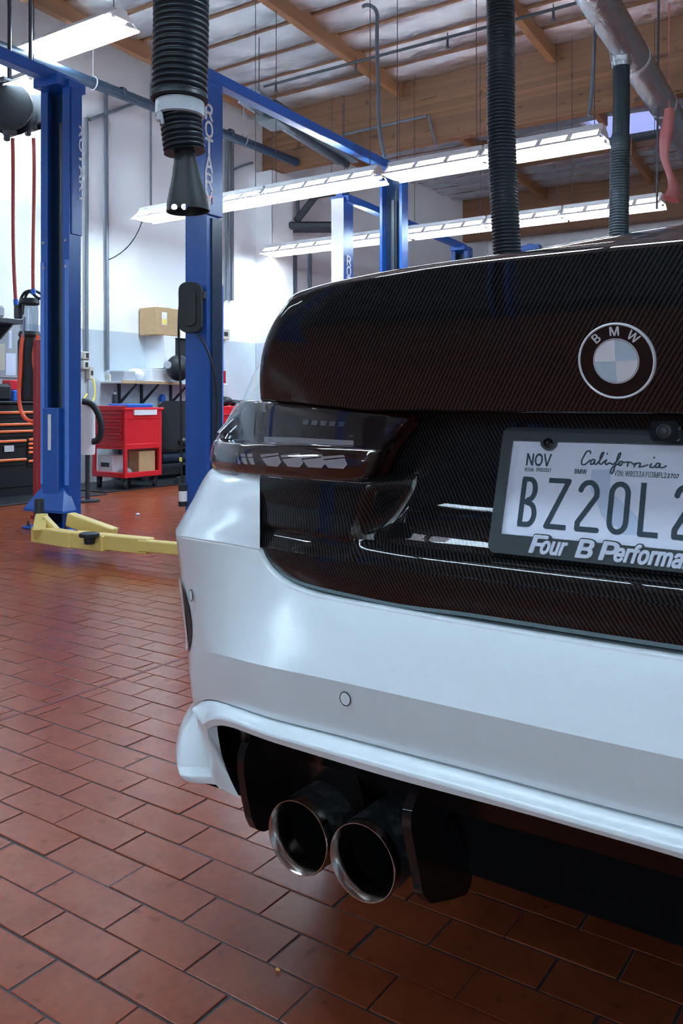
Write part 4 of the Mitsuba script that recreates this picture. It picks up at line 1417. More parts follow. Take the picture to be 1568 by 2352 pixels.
# ------------------------------------------------------------------ exhaust extraction hoses and duct
def ribbed(path, r, pitch, amp, n=28):
    path = np.asarray(path, float)
    s = np.r_[0, np.cumsum(np.linalg.norm(np.diff(path, axis=0), axis=1))]
    m = int(s[-1] / pitch) * 6
    w = np.linspace(0, s[-1], m)
    P = np.array([np.interp(w, s, path[:, k]) for k in range(3)]).T
    rr = r - amp + amp * 2 * np.abs(np.sin(np.pi * w / pitch)) ** .7 - amp
    return tube(P, rr + amp, n)


d1 = 2.77
c1 = lambda y, x: at_d(x, y, d1)
pz = lambda x0, y0, x1, y1: [at_d(x0, y0, d1), at_d(x1, y1, d1)]
e = thing('exhaust_hose', 'thick black ribbed exhaust hose hanging at the upper left, ending in a flared nozzle', 'hose')
top = at_d(417, -820, d1)
top[2] = 5.25
put('ribbed_hose', ribbed([top, at_d(416, 60, d1), at_d(412, 232, d1)], .0845, .0195, .0055), 'hose_rubber', e)
put('cuff', lathe([(.082, 0), (.092, .006), (.089, .02), (.083, .03)], at_d(412, 235, d1), (0, 0, 1), 40), 'hose_rubber', e)
put('clamp_collar', lathe([(.070, -.052), (.078, -.048), (.078, -.004), (.070, 0)], at_d(413, 233, d1), (0, 0, 1), 40), 'gray_metal', e)
put('clamp_buckle', cat_(bx(at_d(370, 262, d1 - .03), [.02, .03, .05], .004), rod(at_d(366, 240, d1 - .05), at_d(374, 285, d1 - .05), .006)), 'gray_metal', e)
put('reduced_hose', ribbed([at_d(413, 255, d1), at_d(418, 300, d1), at_d(424, 350, d1)], .0625, .016, .005), 'hose_rubber', e)
nz_ = [at_d(424, 344, d1), at_d(432, 486, d1)]
ax = nz_[1] - nz_[0]
ln = np.linalg.norm(ax)
cone = lathe([(.030, 0), (.032, .004), (.034, .02), (.046, .09), (.066, .17), (.0690, ln), (.0650, ln), (.062, .17), (.042, .09), (.029, .0)], nz_[0], ax / ln, 48)
# two finger holes bored through both walls near the rim
pf = [(.030, 0), (.032, .004), (.034, .02), (.046, .09), (.066, .17), (.0690, ln), (.0650, ln), (.062, .17), (.042, .09), (.029, .02), (.027, 0), (.030, 0)]
cone = lathe(pf, nz_[0], ax / ln, 48)
cone.merge_vertices()
M_ = m3.Manifold(m3.Mesh(np.array(cone.vertices, np.float32), np.array(cone.faces, np.uint32)))
if M_.volume() < 0:
    M_ = m3.Manifold(m3.Mesh(np.array(cone.vertices, np.float32), np.array(cone.faces[:, ::-1], np.uint32)))
for x in (400, 423):
    cy_ = rod(at_d(x, 475, d1 - .35), at_d(x, 475, d1 + .35), .0098, 18)
    N_ = m3.Manifold(m3.Mesh(np.array(cy_.vertices, np.float32), np.array(cy_.faces, np.uint32)))
    if N_.volume() < 0:
        N_ = m3.Manifold(m3.Mesh(np.array(cy_.vertices, np.float32), np.array(cy_.faces[:, ::-1], np.uint32)))
    if not M_.is_empty():
        M_ = M_ - N_
if not M_.is_empty():
    q_ = M_.to_mesh()
    cone = trimesh.Trimesh(q_.vert_properties[:, :3], q_.tri_verts, process=False)
put('nozzle', cone, 'rubber', e)

d2 = 4.95
e = thing('exhaust_hose', 'thick black ribbed exhaust hose hanging down behind the trunk lid', 'hose')
hp = [at_d(1149, -700, d2)]
hp[0][2] = 5.25
hp += [at_d(1149, 0, d2), at_d(1150, 150, d2), at_d(1151, 300, d2), at_d(1156, 430, d2), at_d(1164, 575, d2), at_d(1172, 690, d2)]
put('ribbed_hose', ribbed(smooth_path(hp[1:], 60), .077, .0205, .0045), 'hose_rubber', e)
put('upper_hose', ribbed([hp[0], hp[1]], .077, .0205, .0045), 'hose_rubber', e)
put('nozzle', lathe([(.075, .0), (.06, -.02), (.05, -.06), (.085, -.26), (.082, -.26), (.046, -.06)], hp[-1], (0, 0, 1), 32), 'rubber', e)
dk0, dk1 = at_Z(1374, 0, 4.33), at_Z(1572, 322, 4.33)
du = (dk1 - dk0) / np.linalg.norm(dk1 - dk0)
dt_ = thing('air_duct', 'round silver foil wrapped duct slanting across the upper right corner', 'duct')
s0, s1 = dk0 - du * 3.0, dk1 + du * 2.2
put('duct_pipe', tube([s0 + (s1 - s0) * k for k in np.linspace(0, 1, 30)], .150, 28), 'duct_foil', dt_)
for k in (.8, 2.55, 4.4, 5.9):
    p = s0 + du * k
    put('joint_band', tube([p - du * .03, p - du * .028, p + du * .028, p + du * .03], [.150, .156, .156, .150], 28), 'gray_metal', dt_)
hk = at_Z(1426, 120, 4.24)
d3 = -hk[0] * SI + hk[1] * CO
e = thing('exhaust_hose', 'slim black exhaust hose hanging from the silver duct at the upper right', 'hose')
put('duct_tee', tube([hk + [0, 0, .1], hk - [0, 0, .02], hk - [0, 0, .14]], [.12, .105, .085], 24), 'duct_foil', e)
put('plain_hose', tube([hk - [0, 0, .1], at_d(1427, 230, d3), at_d(1425, 322, d3)], .076, 24), 'hose_rubber', e)
put('ribbed_hose', ribbed([at_d(1424, 318, d3), at_d(1422, 440, d3), at_d(1420, 560, d3), at_d(1420, 640, d3)], .086, .026, .004), 'hose_rubber', e)
put('cuff', tube([at_d(1425, 308, d3), at_d(1424, 322, d3), at_d(1424, 345, d3)], [.078, .092, .088], 24), 'hose_rubber', e)

# ------------------------------------------------------------------ pipes under the roof and along the walls
solo('exhaust_pipe', cat_(rod([-7.9, 2.5, 4.66], [-7.9, 10.3, 4.60], .062, 16), *[lathe([(.062, 0), (.072, .004), (.072, .04), (.062, .044)], [-7.9, y, 4.64], (0, 1, 0), 16) for y in (4.4, 6.9, 8.8)]), 'pipe_blue', 'thick dark blue pipe under the roof along the left wall', 'pipe')
for y in (4.0, 6.5, 9.1):
    put('pipe_hanger', cat_(tube([[-7.9 + .075 * math.cos(a), y, 4.63 + .075 * math.sin(a)] for a in np.linspace(0, 2 * np.pi, 17)[:-1]], .008, 6, close=True), rod([-7.9, y, 4.70], [-7.9, y, 5.25], .006, 6)), 'gray_metal', 'exhaust_pipe')
sp0, sp1 = at_Y(606, 214, 8.77), at_Y(1420, -28, 8.77)
zz = (at_Y(960, 112, 8.77)[2] + sp1[2]) / 2
zz = min(zz, 5.16)
s_ = solo('sprinkler_pipe', rod([sp0[0], 8.77, zz], [5.5, 8.77, zz], .017, 10), 'dark_metal', 'long thin dark pipe crossing under the foil insulation in front of the big beam', 'pipe')
for x in np.arange(sp0[0] + .2, 5, 1.25):
    put('sprinkler_head', cat_(rod([x, 8.77, zz], [x, 8.77, zz - .10], .014, 8), lathe([(.001, -.12), (.03, -.115), (.03, -.11), (.012, -.10)], [x, 8.77, zz], (0, 0, 1), 12), rod([x, 8.77, zz], [x, 8.77, 5.20], .005, 6)), 'dark_metal', s_)


def conduit(name, pts, r, m, label, cat='conduit', group=None):
    return solo(name, tube(smooth_path(pts, 8 * len(pts)) if len(pts) > 2 else pts, r, 8), m, label, cat, group)


def on_wall(px, py, off=.04):
    return at_X(px, py, XW + off)


conduit('conduit', [on_wall(199, 270), on_wall(199, 830)], .022, 'conduit', 'gray conduit running down the left wall just right of the nearest lift post')
conduit('conduit', [on_wall(243, 190), on_wall(247, 850)], .024, 'conduit', 'gray conduit running down the left wall to the socket above the red tool cart')
conduit('conduit', [on_wall(346, 190), on_wall(346, 470)], .013, 'conduit', 'thin conduit on the left wall showing just left of the black nozzle')
conduit('conduit', [on_wall(205, 275), on_wall(313, 236)], .022, 'conduit', 'short slanting conduit high on the left wall')
for x, l in ((521, 'left of two on the wall right of the lettered post'), (533, 'right of two on the wall right of the lettered post')):
    conduit('conduit', [on_wall(x, 300), on_wall(x, 690)], .026, 'conduit', 'dark vertical conduit, ' + l)
conduit('conduit', [on_wall(533, 392), on_wall(556, 381), on_wall(580, 374)], .02, 'conduit', 'conduit bending right under the roof beside the paired conduits')
for x in (678, 712):
    conduit('conduit', [at_X(x, 583, XW + .04), at_X(x, 700, XW + .04)], .03, 'conduit', 'gray conduit on the far wall under the far fixture row, ' + ('left one' if x < 700 else 'right one'))
conduit('wire', [on_wall(336, 478, .9), on_wall(322, 520, .5), on_wall(290, 570, .15), on_wall(248, 597, .06)], .007, 'dark_metal', 'thin cable sagging from the hanging fixture to the conduit on the left wall', 'cable')
hc = [at_d(832, 16, 8.9), at_d(848, 12, 8.9), at_d(862, 22, 8.9), at_d(866, 50, 8.9), at_d(868, 180, 8.9), at_d(872, 300, 8.9), at_d(884, 362, 8.9)]
conduit('drop_cord', hc, .02, 'conduit', 'gray cord with a hooked top hanging to the end of the blue overhead beam', 'cord')
conduit('drop_cord', [at_Z(1366, 30, 5.2), at_d(1364, 120, 8.3), at_d(1359, 200, 8.2), at_d(1352, 266, 8.1)], .018, 'conduit', 'gray cord hanging to the right end of the near fixture row', 'cord')
bc = lambda x, y: at_Y(x, y, 10.29)
conduit('conduit', [bc(786, 310), bc(980, 266)], .02, 'conduit', 'thin light conduit fixed along the face of the big timber beam')
conduit('conduit', [bc(984, 266), bc(1000, 330)], .016, 'conduit', 'thin conduit dropping down the face of the big timber beam')
ht = thing('tube_heater', 'long gray trough heater hanging under the roof behind the blue overhead beam', 'heater')
h0, h1 = at_Z(575, 232, 4.42), at_Z(800, 376, 4.42)
Lh = local(h0, h1 - h0)
nh = np.linalg.norm((h1 - h0)[:2])
put('reflector', Lh(trimesh.convex.convex_hull(np.array([[a, b, c] for a in (0, nh) for b, c in ((-.17, 0), (.17, 0), (-.08, .14), (.08, .14))]))), 'conduit', ht)
put('heater_tube', Lh(rod([0.05, 0, -.03], [nh - .05, 0, -.03], .045, 14)), 'dark_metal', ht)
put('burner_box', Lh(bb(.35, .75, -.14, .14, -.12, .12, .01)), 'dark_metal', ht)
for a in (.2, nh - .2):
    put('hanger', Lh(rod([a, 0, .13], [a, 0, .8], .006, 6)), 'dark_metal', ht)

# pink plastic hung at the right edge
pk = [at_d(x, y, 9.3) for x, y in ((1536, 250), (1530, 300), (1524, 345), (1534, 390), (1545, 425), (1540, 458))]
pt = smooth_path(pk, 40)
pr = .05 + .035 * np.sin(np.linspace(0, 7, 40)) * np.linspace(.3, 1, 40) + .02 * np.linspace(0, 1, 40)
solo('air_hose_bundle', cat_(tube(pt, pr, 12), rod(pk[0], pk[0] * [1, 1, 0] + [0, 0, 5.3], .008, 6)), 'pink_plastic', 'pinkish red bundle of hose hanging below the silver duct at the right edge', 'hose')
conduit('wire', [at_d(1512, 0, 9.3), at_d(1508, 480, 9.3)], .012, 'dark_metal', 'thin dark cable hanging below the silver duct near the right edge', 'cable')

# hose reels upper left
for cx_, cy_, l in ((22, 250, 'left of two dark hose reels at the left edge'), (70, 240, 'right of two dark hose reels, beside the nearest lift post')):
    dR = 8.4 + (.25 if cx_ > 50 else 0)
    c = at_d(cx_, cy_, dR)
    r_ = thing('hose_reel', l, 'hose reel', 'hose reels')
    put('drum', cat_(lathe([(.001, -.1), (.23, -.1), (.235, -.085), (.12, -.08), (.12, .08), (.235, .085), (.23, .1), (.001, .1)], c, (.7, -.7, 0), 32)), 'matte_black', r_)
    put('wound_hose', lathe([(.12, -.078), (.19, -.07), (.20, 0), (.19, .07), (.12, .078)], c, (.7, -.7, 0), 28), 'rubber', r_)
    put('bracket', cat_(bx(c + [0, 0, .26], [.12, .22, .03], .005), rod(c + [0, 0, .2], [c[0], c[1], 5.3], .02, 8)), 'dark_metal', r_)
    put('guide_arm', cat_(bx(c + [.03, -.02, -.24], [.10, .10, .06], .01), bx(c + [.0, -.03, -.29], [.05, .05, .06], .01)), 'dark_metal', r_)
    xe, ye = (36, 688) if cx_ < 50 else (76, 664)
    xs_ = 29 if cx_ < 50 else 77
    put('red_hose', tube(smooth_path([at_d(xs_, 318, dR), at_d(xs_ + 1, 450, dR), at_d(xs_ + (2 if cx_ < 50 else -1), 580, dR), at_d(xe, ye, dR)], 24), .017, 8), 'hose_red', r_)
    put('hose_end', rod(at_d(xe, ye, dR), at_d(xe + 1, ye + 12, dR), .024, 8), 'blue_plastic', r_)

# ------------------------------------------------------------------ along the left wall
# black and orange tool chest
cx0, cx1 = XW + .04, -7.88
cy0, cy1 = 4.25, at_X(91, 1100, cx1)[1]
ch = thing('tool_chest', 'black tool chest with orange drawer pulls at the left edge, behind the nearest lift post', 'tool chest')
put('cabinet_body', bb(cx0, cx1, cy0, cy1, .10, .975, .01), 'matte_black', ch)
put('plinth', bb(cx0, cx1 - .01, cy0 + .02, cy1 - .02, .005, .11), 'matte_black', ch)
put('top_mat', bb(cx0, cx1 + .02, cy0 - .01, cy1 + .01, .975, 1.0, .006), 'rubber', ch)
fz = lambda y: at_X(45, y, cx1)[2]
fy = lambda x: at_X(x, 1000, cx1)[1]
ym = fy(60)
rows = [(cy0, cy1, 947), (cy0, cy1, 974), (cy0, cy1, 990)] + [(cy0, ym, 1012), (cy0, ym, 1055)] + [(ym, cy1, y) for y in (1010, 1020, 1030, 1040, 1060)]
for y0, y1, py in rows:
    z = fz(py)
    d_ = put('drawer', bb(cx1, cx1 + .012, y0 + .012, y1 - .012, z - .06, z + .005, .003), 'matte_black', ch)
    put('drawer_pull', bb(cx1 + .010, cx1 + .036, y0 + .012, y1 - .012, z - .014, z + .012, .006), 'orange', d_)
put('badge', bb(cx1 + .012, cx1 + .016, fy(8), fy(30), fz(1036), fz(1022)), 'sign_white', ch)
for yy in (cy0 + .12, cy1 - .12):
    for xx in (cx0 + .1, cx1 - .1):
        put('caster', cat_(lathe([(.001, -.02), (.06, -.02), (.065, -.01), (.065, .01), (.06, .02), (.001, .02)], [xx, yy, .065], (0, 1, 0), 20), bx([xx, yy, .115], [.06, .06, .06], .005)), 'rubber', ch)
solo('floor_mat', bb(XW + .1, -7.30, 4.1, 6.2, .0015, .012, .004), 'matte_black', 'black rubber mat on the floor under the black tool chest', 'mat')
solo('floor_mat', bb(XW + .1, -7.45, 6.3, 9.4, .0015, .012, .004), 'matte_black', 'black rubber mat on the floor under the red tool cart', 'mat')
# on top of it
dT = 8.75
et = thing('drain_tank', 'tall black tank with looped orange hose standing on the black tool chest', 'tank')
tb_ = at_d(68, 930, dT)
tb_[2] = 1.0
zt = lambda y: HC + (CY - y) / FP * dT
put('tank_body', lathe([(.001, 0), (.105, 0), (.115, .015), (.115, zt(775) - 1.04), (.095, zt(775) - 1.0), (.001, zt(772) - 1.0)], tb_, (0, 0, 1), 28), 'matte_black', et)
put('sight_glass', lathe([(.07, zt(772) - 1), (.085, zt(768) - 1), (.085, zt(700) - 1), (.07, zt(696) - 1)], tb_, (0, 0, 1), 24), 'sooty_glass', et)
put('cap', lathe([(.09, zt(700) - 1), (.10, zt(697) - 1), (.09, zt(686) - 1), (.001, zt(684) - 1)], tb_, (0, 0, 1), 24), 'rubber', et)
put('glass_base', lathe([(.10, zt(775) - 1), (.11, zt(770) - 1), (.10, zt(762) - 1), (.001, zt(762) - 1)], tb_, (0, 0, 1), 24), 'rubber', et)
for o in (0, 9):
    put('carry_hoop', tube(smooth_path([at_d(44 + o, 722, dT), at_d(47 + o, 690, dT), at_d(60 + o, 670, dT), at_d(78, 668 + o, dT), at_d(95, 676 + o, dT)], 20), .014, 8), 'rubber', et)
put('gauge_block', bx(at_d(42, 714, dT), [.07, .07, .16], .012), 'dark_metal', et)
put('orange_hose', tube(smooth_path([at_d(54, 768, dT - .1), at_d(49, 800, dT - .12), at_d(47, 850, dT - .12), at_d(44, 910, dT - .12), at_d(49, 945, dT - .14), at_d(66, 966, dT - .16), at_d(86, 966, dT - .16), at_d(92, 900, dT - .14), at_d(78, 815, dT - .13), at_d(88, 770, dT - .12)], 60), .020, 10), 'hose_orange', et)
put('dip_tube', rod(at_d(56, 728, dT - .12), at_d(54, 776, dT - .12), .012, 8), 'bright_steel', et)
z1 = 1.0
b0 = at_X(6, 900, -8.1)
tag(put('tool_box', bx([-8.12, b0[1] - .12, z1 + .092], [.3, .30, .18], .03), 'matte_black', None), 'small dark case on the black tool chest at the left edge', 'case')
b1 = at_X(36, 905, -8.15)
solo('supply_box', bx([-8.2, b1[1] + .04, z1 + .061], [.22, .22, .12], .01), 'blue_plastic', 'small blue box on the black tool chest beside the tank', 'box')
solo('supply_box', bx([-8.25, b1[1] + .04, z1 + .177], [.16, .18, .11], .01), 'tool_red', 'small red box stacked on the blue box on the tool chest', 'box')
# panel, shelf and papers above the chest
pn = thing('wall_panel', 'gray panel with papers above the black tool chest', 'panel')
yA, yB_ = at_X(-60, 800, XW)[1], at_X(46, 800, XW)[1]
zA, zB = at_X(20, 868, XW)[2], at_X(20, 742, XW)[2]
put('board', bb(XW + .002, XW + .03, yA, yB_, zA, zB, .004), 'gray_metal', pn)
for (x0, x1, y0, y1, m) in ((-8, 11, 790, 850, 'yellow_label'), (13, 36, 812, 862, 'paper_white'), (20, 27, 760, 800, 'paper_white')):
    q0, q1 = at_X(x0, y1, XW + .03), at_X(x1, y0, XW + .03)
    put('paper', bb(XW + .030, XW + .033, q0[1], q1[1], q0[2], q1[2]), 'cream_plastic' if m == 'yellow_label' else m, pn)
sh = thing('wall_shelf', 'dark shelf on the left wall above the gray panel at the left edge', 'shelf')
q0, q1 = at_X(-80, 730, XW + .3), at_X(52, 745, XW + .3)
put('shelf_board', bb(XW, XW + .32, q0[1], q1[1], q1[2] + .0, q1[2] + .05, .004), 'dark_metal', sh)
for yy in (q0[1] + .1, q1[1] - .1):
    put('bracket', trimesh.convex.convex_hull(np.array([[XW + .002, yy + s, q1[2] + h_] for s in (-.01, .01) for h_ in (-.18, 0)] + [[XW + .28, yy + s, q1[2]] for s in (-.01, .01)])), 'dark_metal', sh)
solo('parcel', bx([XW + .17, q1[1] - .45, q1[2] + .05 + .07], [.24, .5, .14], .03), 'rag_gray', 'pale bundle lying on the dark shelf at the left edge', 'parcel')
# narrow red upright beside the post
rp = fl(87, 7.4)
solo('steel_upright', cat_(bx([rp[0], rp[1], .78], [.06, .06, 1.5], .006), bx([rp[0], rp[1], .016], [.09, .09, .03], .005)), 'tool_red_dark', 'narrow red steel upright just left of the nearest lift post', 'post')
# sockets
for x0, x1, y0, y1, l in ((192, 206, 808, 825, 'upper cream switch box on the conduit right of the nearest lift post'), (191, 204, 828, 848, 'lower cream switch box on the conduit right of the nearest lift post'), (205, 215, 842, 872, 'small cream box beside the lower switch box on the left wall'),
                         (251, 264, 860, 878, 'cream socket box above the red tool cart'), (508, 527, 756, 779, 'beige wall box right of the lettered lift post')):
    a, b = at_X(x0, y1, XW + .08), at_X(x1, y0, XW + .08)
    bxk = tag(put('socket_box', bb(XW + .001, XW + .09, a[1], b[1], a[2], b[2], .01), 'cream_plastic', None), l, 'socket')
    c = (a + b) / 2
    put('socket_face', bb(XW + .09, XW + .095, c[1] - (b[1] - a[1]) * .22, c[1] + (b[1] - a[1]) * .22, c[2] - .03, c[2] + .03), 'dark_metal', bxk)
solo('power_cord', tube(smooth_path([on_wall(214, 870, .1), on_wall(218, 900, .12), on_wall(210, 925, .14), on_wall(196, 930, .14), on_wall(200, 905, .12)], 30), .012, 8), 'yellow_label', 'yellowish cord hanging from the wall sockets right of the nearest lift post', 'cord')
# white cylinder and black hose between the post and the cart
wc = fl(201, 8.6)
wt = thing('vacuum_unit', 'narrow pale vacuum with thick black hose left of the red cart', 'vacuum')
put('canister', lathe([(.001, .47), (.07, .47), (.075, .50), (.075, .95), (.06, 1.0), (.001, 1.01)], wc, (0, 0, 1), 24), 'white_metal', wt)
put('stand', cat_(rod(wc + [0, 0, .02], wc + [0, 0, .48], .022, 10), lathe([(.001, .002), (.12, .002), (.12, .02), (.001, .024)], wc, (0, 0, 1), 24)), 'dark_metal', wt)
put('suction_hose', tube(smooth_path([at_d(190, 922, 8.5), at_d(212, 930, 8.5), at_d(228, 958, 8.5), at_d(232, 990, 8.5), at_d(222, 1012, 8.5), at_d(212, 1014, 8.5)], 36), .032, 12), 'rubber', wt)

# red tool cart
C0 = fl(287, 9.62)
Wc, Dc, Zc0, Zc1 = .56, .56, .14, .93
cl = lambda a, b, c, d_, e_, f_, bev=.006: bb(C0[0] - a, C0[0] - b, C0[1] + c, C0[1] + d_, e_, f_, bev)
ct = thing('tool_cart', 'red steel tool cart on casters against the left wall', 'tool cart')
put('frame_body', cat_(cl(Wc, 0, 0, .03, Zc0, .20), cl(Wc, 0, Dc - .02, Dc, Zc0, Zc1 - .02), cl(Wc, 0, 0, Dc, Zc0, .165), cl(Wc, 0, .0, Dc, .46, .48), cl(.04, 0, 0, .04, Zc0, Zc1 - .02), cl(Wc, Wc - .04, 0, .04, Zc0, Zc1 - .02),
                   cl(.04, 0, Dc - .04, Dc, Zc0, Zc1 - .02), cl(Wc, Wc - .03, .02, Dc, .47, Zc1 - .02), cl(.018, .010, .03, Dc - .03, .50, .86), cl(.03, 0, 0, Dc, .80, Zc1 - .02), cl(.03, 0, 0, Dc, .46, .52), cl(.03, 0, 0, Dc, .14, .20), cl(Wc, 0, 0.004, .02, .48, Zc1 - .02)), 'tool_red', ct)
put('lid', cat_(cl(Wc + .02, -.02, -.02, Dc + .02, Zc1 - .03, Zc1, .008), cl(Wc + .02, -.02, -.02, .0, Zc1 - .03, Zc1 + .02, .004)), 'tool_red', ct)
for k, (za, zb_) in enumerate(((.80, .875), (.725, .79), (.65, .715), (.575, .64))):
    d_ = put('drawer', cl(Wc - .05, .05, -.012, .006, za, zb_, .003), 'tool_red', ct)
    put('drawer_pull', cl(Wc - .05, .05, -.026, -.010, zb_ - .022, zb_ - .006, .003), 'tool_red_dark', d_)
put('sign', bb(C0[0] + .0005, C0[0] + .021, C0[1] + .12, C0[1] + .46, .845, .905), 'sign_white', ct)
for a, b in ((.06, .06), (Wc - .06, .06), (.06, Dc - .06), (Wc - .06, Dc - .06)):
    put('caster', cat_(lathe([(.001, -.018), (.055, -.018), (.06, -.008), (.06, .008), (.055, .018), (.001, .018)], [C0[0] - a, C0[1] + b, .061], (.8, .6, 0), 20), bx([C0[0] - a, C0[1] + b, .115], [.05, .05, .06], .005)), 'rubber', ct)
wb = thing('storage_box', 'white box with a dark slot on the lower shelf of the red cart', 'box')
put('box_body', cl(.52, .26, .05, .30, .166, .38), 'white_metal', wb)
put('slot', cl(.46, .32, .046, .05, .25, .30, 0), 'dark_metal', wb)
solo('cleaning_rag', frame(trimesh.creation.icosphere(3, 1.0), [C0[0] - .15, C0[1] + .14, .205], [.085, 0, 0], [0, .06, 0], [0, 0, .037]), 'rag_gray', 'gray rag bunched on the lower shelf of the red cart', 'rag')
solo('cardboard_box', cl(.22, .05, .25, .50, .167, .43, .004), 'cardboard', 'brown cardboard box on the lower shelf of the red cart', 'box')
tr_ = thing('parts_tray', 'dark blue tray lying on top of the red cart', 'tray')
put('tray_base', cl(.40, .06, .10, .48, Zc1 + .001, Zc1 + .045, .01), 'blue_plastic', tr_)
put('tray_well', cl(.37, .09, .13, .45, Zc1 + .045, Zc1 + .047, 0), 'dark_metal', tr_)
ob = C0 + [-.46, .25, Zc1]
solo('spray_can', lathe([(.001, 0), (.032, 0), (.033, .01), (.033, .15), (.02, .17), (.012, .18), (.012, .20), (.001, .20)], ob + [0, 0, .002], (0, 0, 1), 20), 'dark_metal', 'dark spray can on top of the red cart at its left end', 'spray can')

# wall shelf with brackets, boxes and a cabinet
ya, yb = at_X(276, 880, XW + .36)[1], at_X(520, 880, XW + .36)[1]
zs = 1.255
sf = thing('wall_shelf', 'wooden edged shelf on two dark brackets on the left wall behind the red cart', 'shelf')
put('shelf_board', bb(XW, XW + .38, ya, yb, zs - .03, zs, .004), 'white_metal', sf)
put('wood_edge', bb(XW + .38, XW + .395, ya, yb - .9, zs - .034, zs + .002, .003), 'shelf_wood', sf)
for yy in (at_X(281, 900, XW + .1)[1] + .02, at_X(335, 900, XW + .1)[1], at_X(402, 900, XW + .1)[1]):
    put('bracket', cat_(bb(XW + .001, XW + .03, yy - .015, yy + .015, zs - .30, zs - .03), trimesh.convex.convex_hull(np.array([[XW + .02, yy + s, zs - h_] for s in (-.012, .012) for h_ in (.30, .26)] + [[XW + .33, yy + s, zs - h_] for s in (-.012, .012) for h_ in (.03, .05)]))), 'dark_metal', sf)
wy = lambda x: at_X(x, 860, XW + .3)[1]
solo('paper_stack', bb(XW + .05, XW + .33, wy(281), wy(308), zs + .001, zs + .13, .012), 'rag_gray', 'gray stack of papers at the left end of the wall shelf', 'papers')
solo('paper_roll', frame(trimesh.creation.icosphere(3, 1.0), [XW + .2, (wy(309) + wy(337)) / 2, zs + .085], [.13, 0, 0], [0, (wy(337) - wy(309)) / 2 * .95, 0], [0, 0, .083]), 'white_metal', 'crumpled white bag between the papers and the white carton on the wall shelf', 'bag')
solo('carton', bb(XW + .05, XW + .35, wy(342), wy(386), zs + .001, zs + .165, .006), 'white_metal', 'low white carton on the wall shelf under the cabinet', 'carton')
cb_ = thing('wall_cabinet', 'pale wall cabinet with an open dark front, under the brown cardboard box', 'cabinet')
za_, zb2 = at_X(380, 846, XW + .3)[2], at_X(380, 771, XW + .3)[2]
ca0, ca1 = at_X(346, 800, XW + .1)[1], wy(470)
put('cabinet_shell', cat_(bb(XW + .001, XW + .02, ca0, ca1, za_, zb2), bb(XW + .02, XW + .34, ca0, ca0 + .02, za_, zb2), bb(XW + .02, XW + .34, ca1 - .02, ca1, za_, zb2), bb(XW + .02, XW + .34, ca0, ca1, zb2 - .02, zb2), bb(XW + .02, XW + .34, ca0, ca1, za_, za_ + .02), bb(XW + .32, XW + .34, ca0, ca0 + (ca1 - ca0) * .26, za_, zb2)), 'white_metal', cb_)
put('interior', bb(XW + .02, XW + .30, ca0 + (ca1 - ca0) * .27, ca1 - .03, za_ + .03, zb2 - .03), 'matte_black', cb_)
put('door_label', bb(XW + .341, XW + .345, ca0 + .02, ca0 + .18, za_ + .1, za_ + .36), 'sign_white', cb_)
bxk = thing('cardboard_box', 'brown labelled cardboard box on top of the pale wall cabinet', 'box')
bz0 = zb2
by0, by1 = at_X(341, 740, XW + .2)[1], at_X(414, 740, XW + .33)[1]
put('box_body', bb(XW + .03, XW + .34, by0, by1, bz0 + .001, bz0 + .36, .006), 'cardboard', bxk)
put('label', bb(XW + .3402, XW + .342, by0 + .10, by0 + .19, bz0 + .13, bz0 + .30), 'sign_white', bxk)
put('label_patch', bb(XW + .342, XW + .343, by0 + .105, by0 + .185, bz0 + .14, bz0 + .21), 'yellow_label', bxk)
put('tape', bb(XW + .0, XW + .3405, (by0 + by1) / 2 - .03, (by0 + by1) / 2 + .03, bz0 + .361, bz0 + .3625), 'shelf_wood', bxk)
pr_ = thing('work_lamp', 'rounded dark machine with a pale round dial hanging in front of the wall cabinet', 'machine')
pc = at_d(410, 845, 11.2)
put('housing', frame(trimesh.creation.icosphere(3, 1.0), pc, [.15, .06, 0], [-.05, .14, 0], [0, 0, .17]), 'matte_black', pr_)
put('dial', lathe([(.001, .02), (.045, .02), (.05, .0)], pc + np.array([-.02, -.17, .03]), (.4, -.9, 0), 20), 'rag_gray', pr_)

# bench, bottle, chair
bn = thing('workbench', 'gray steel workbench along the left wall behind the red cart and the chair', 'workbench')
y0_, y1_ = ya + .15, at_X(506, 960, XW + .64)[1] - .06
put('bench_top', bb(XW + .01, XW + .66, y0_, y1_, .83, .87, .006), 'pipe_blue', bn)
put('bench_front', bb(XW + .05, XW + .60, y0_ + .05, y1_ - .05, .42, .83, .006), 'gray_metal', bn)
put('white_rail', bb(XW + .60, XW + .62, y0_ + .05, y1_ - .05, .68, .79, .003), 'white_metal', bn)
for yy in (y0_ + .06, y1_ - .06):
    for xx in (XW + .08, XW + .58):
        put('leg', bb(xx - .03, xx + .03, yy - .03, yy + .03, 0.001, .42), 'dark_metal', bn)
put('lower_shelf', bb(XW + .08, XW + .58, y0_ + .05, y1_ - .05, .17, .20), 'dark_metal', bn)
solo('gas_cylinder', cat_(tube([[XW + .45, y0_ + .4, .275], [XW + .45, y0_ + .42, .275], [XW + .45, y0_ + .95, .275], [XW + .45, y0_ + 1.0, .275], [XW + .45, y0_ + 1.03, .275]], [.03, .07, .07, .05, .02], 20)), 'pipe_blue', 'teal gas cylinder lying on the lower shelf of the gray workbench', 'cylinder')
bo = at_d(373, 930, 11.6)
bo = np.array([bo[0], bo[1], .871])
bt = thing('spray_bottle', 'blue and red bottle standing on the gray workbench', 'bottle')
put('bottle_body', lathe([(.001, 0), (.040, 0), (.043, .01), (.043, .10), (.001, .10)], bo, (0, 0, 1), 20), 'tool_red', bt)
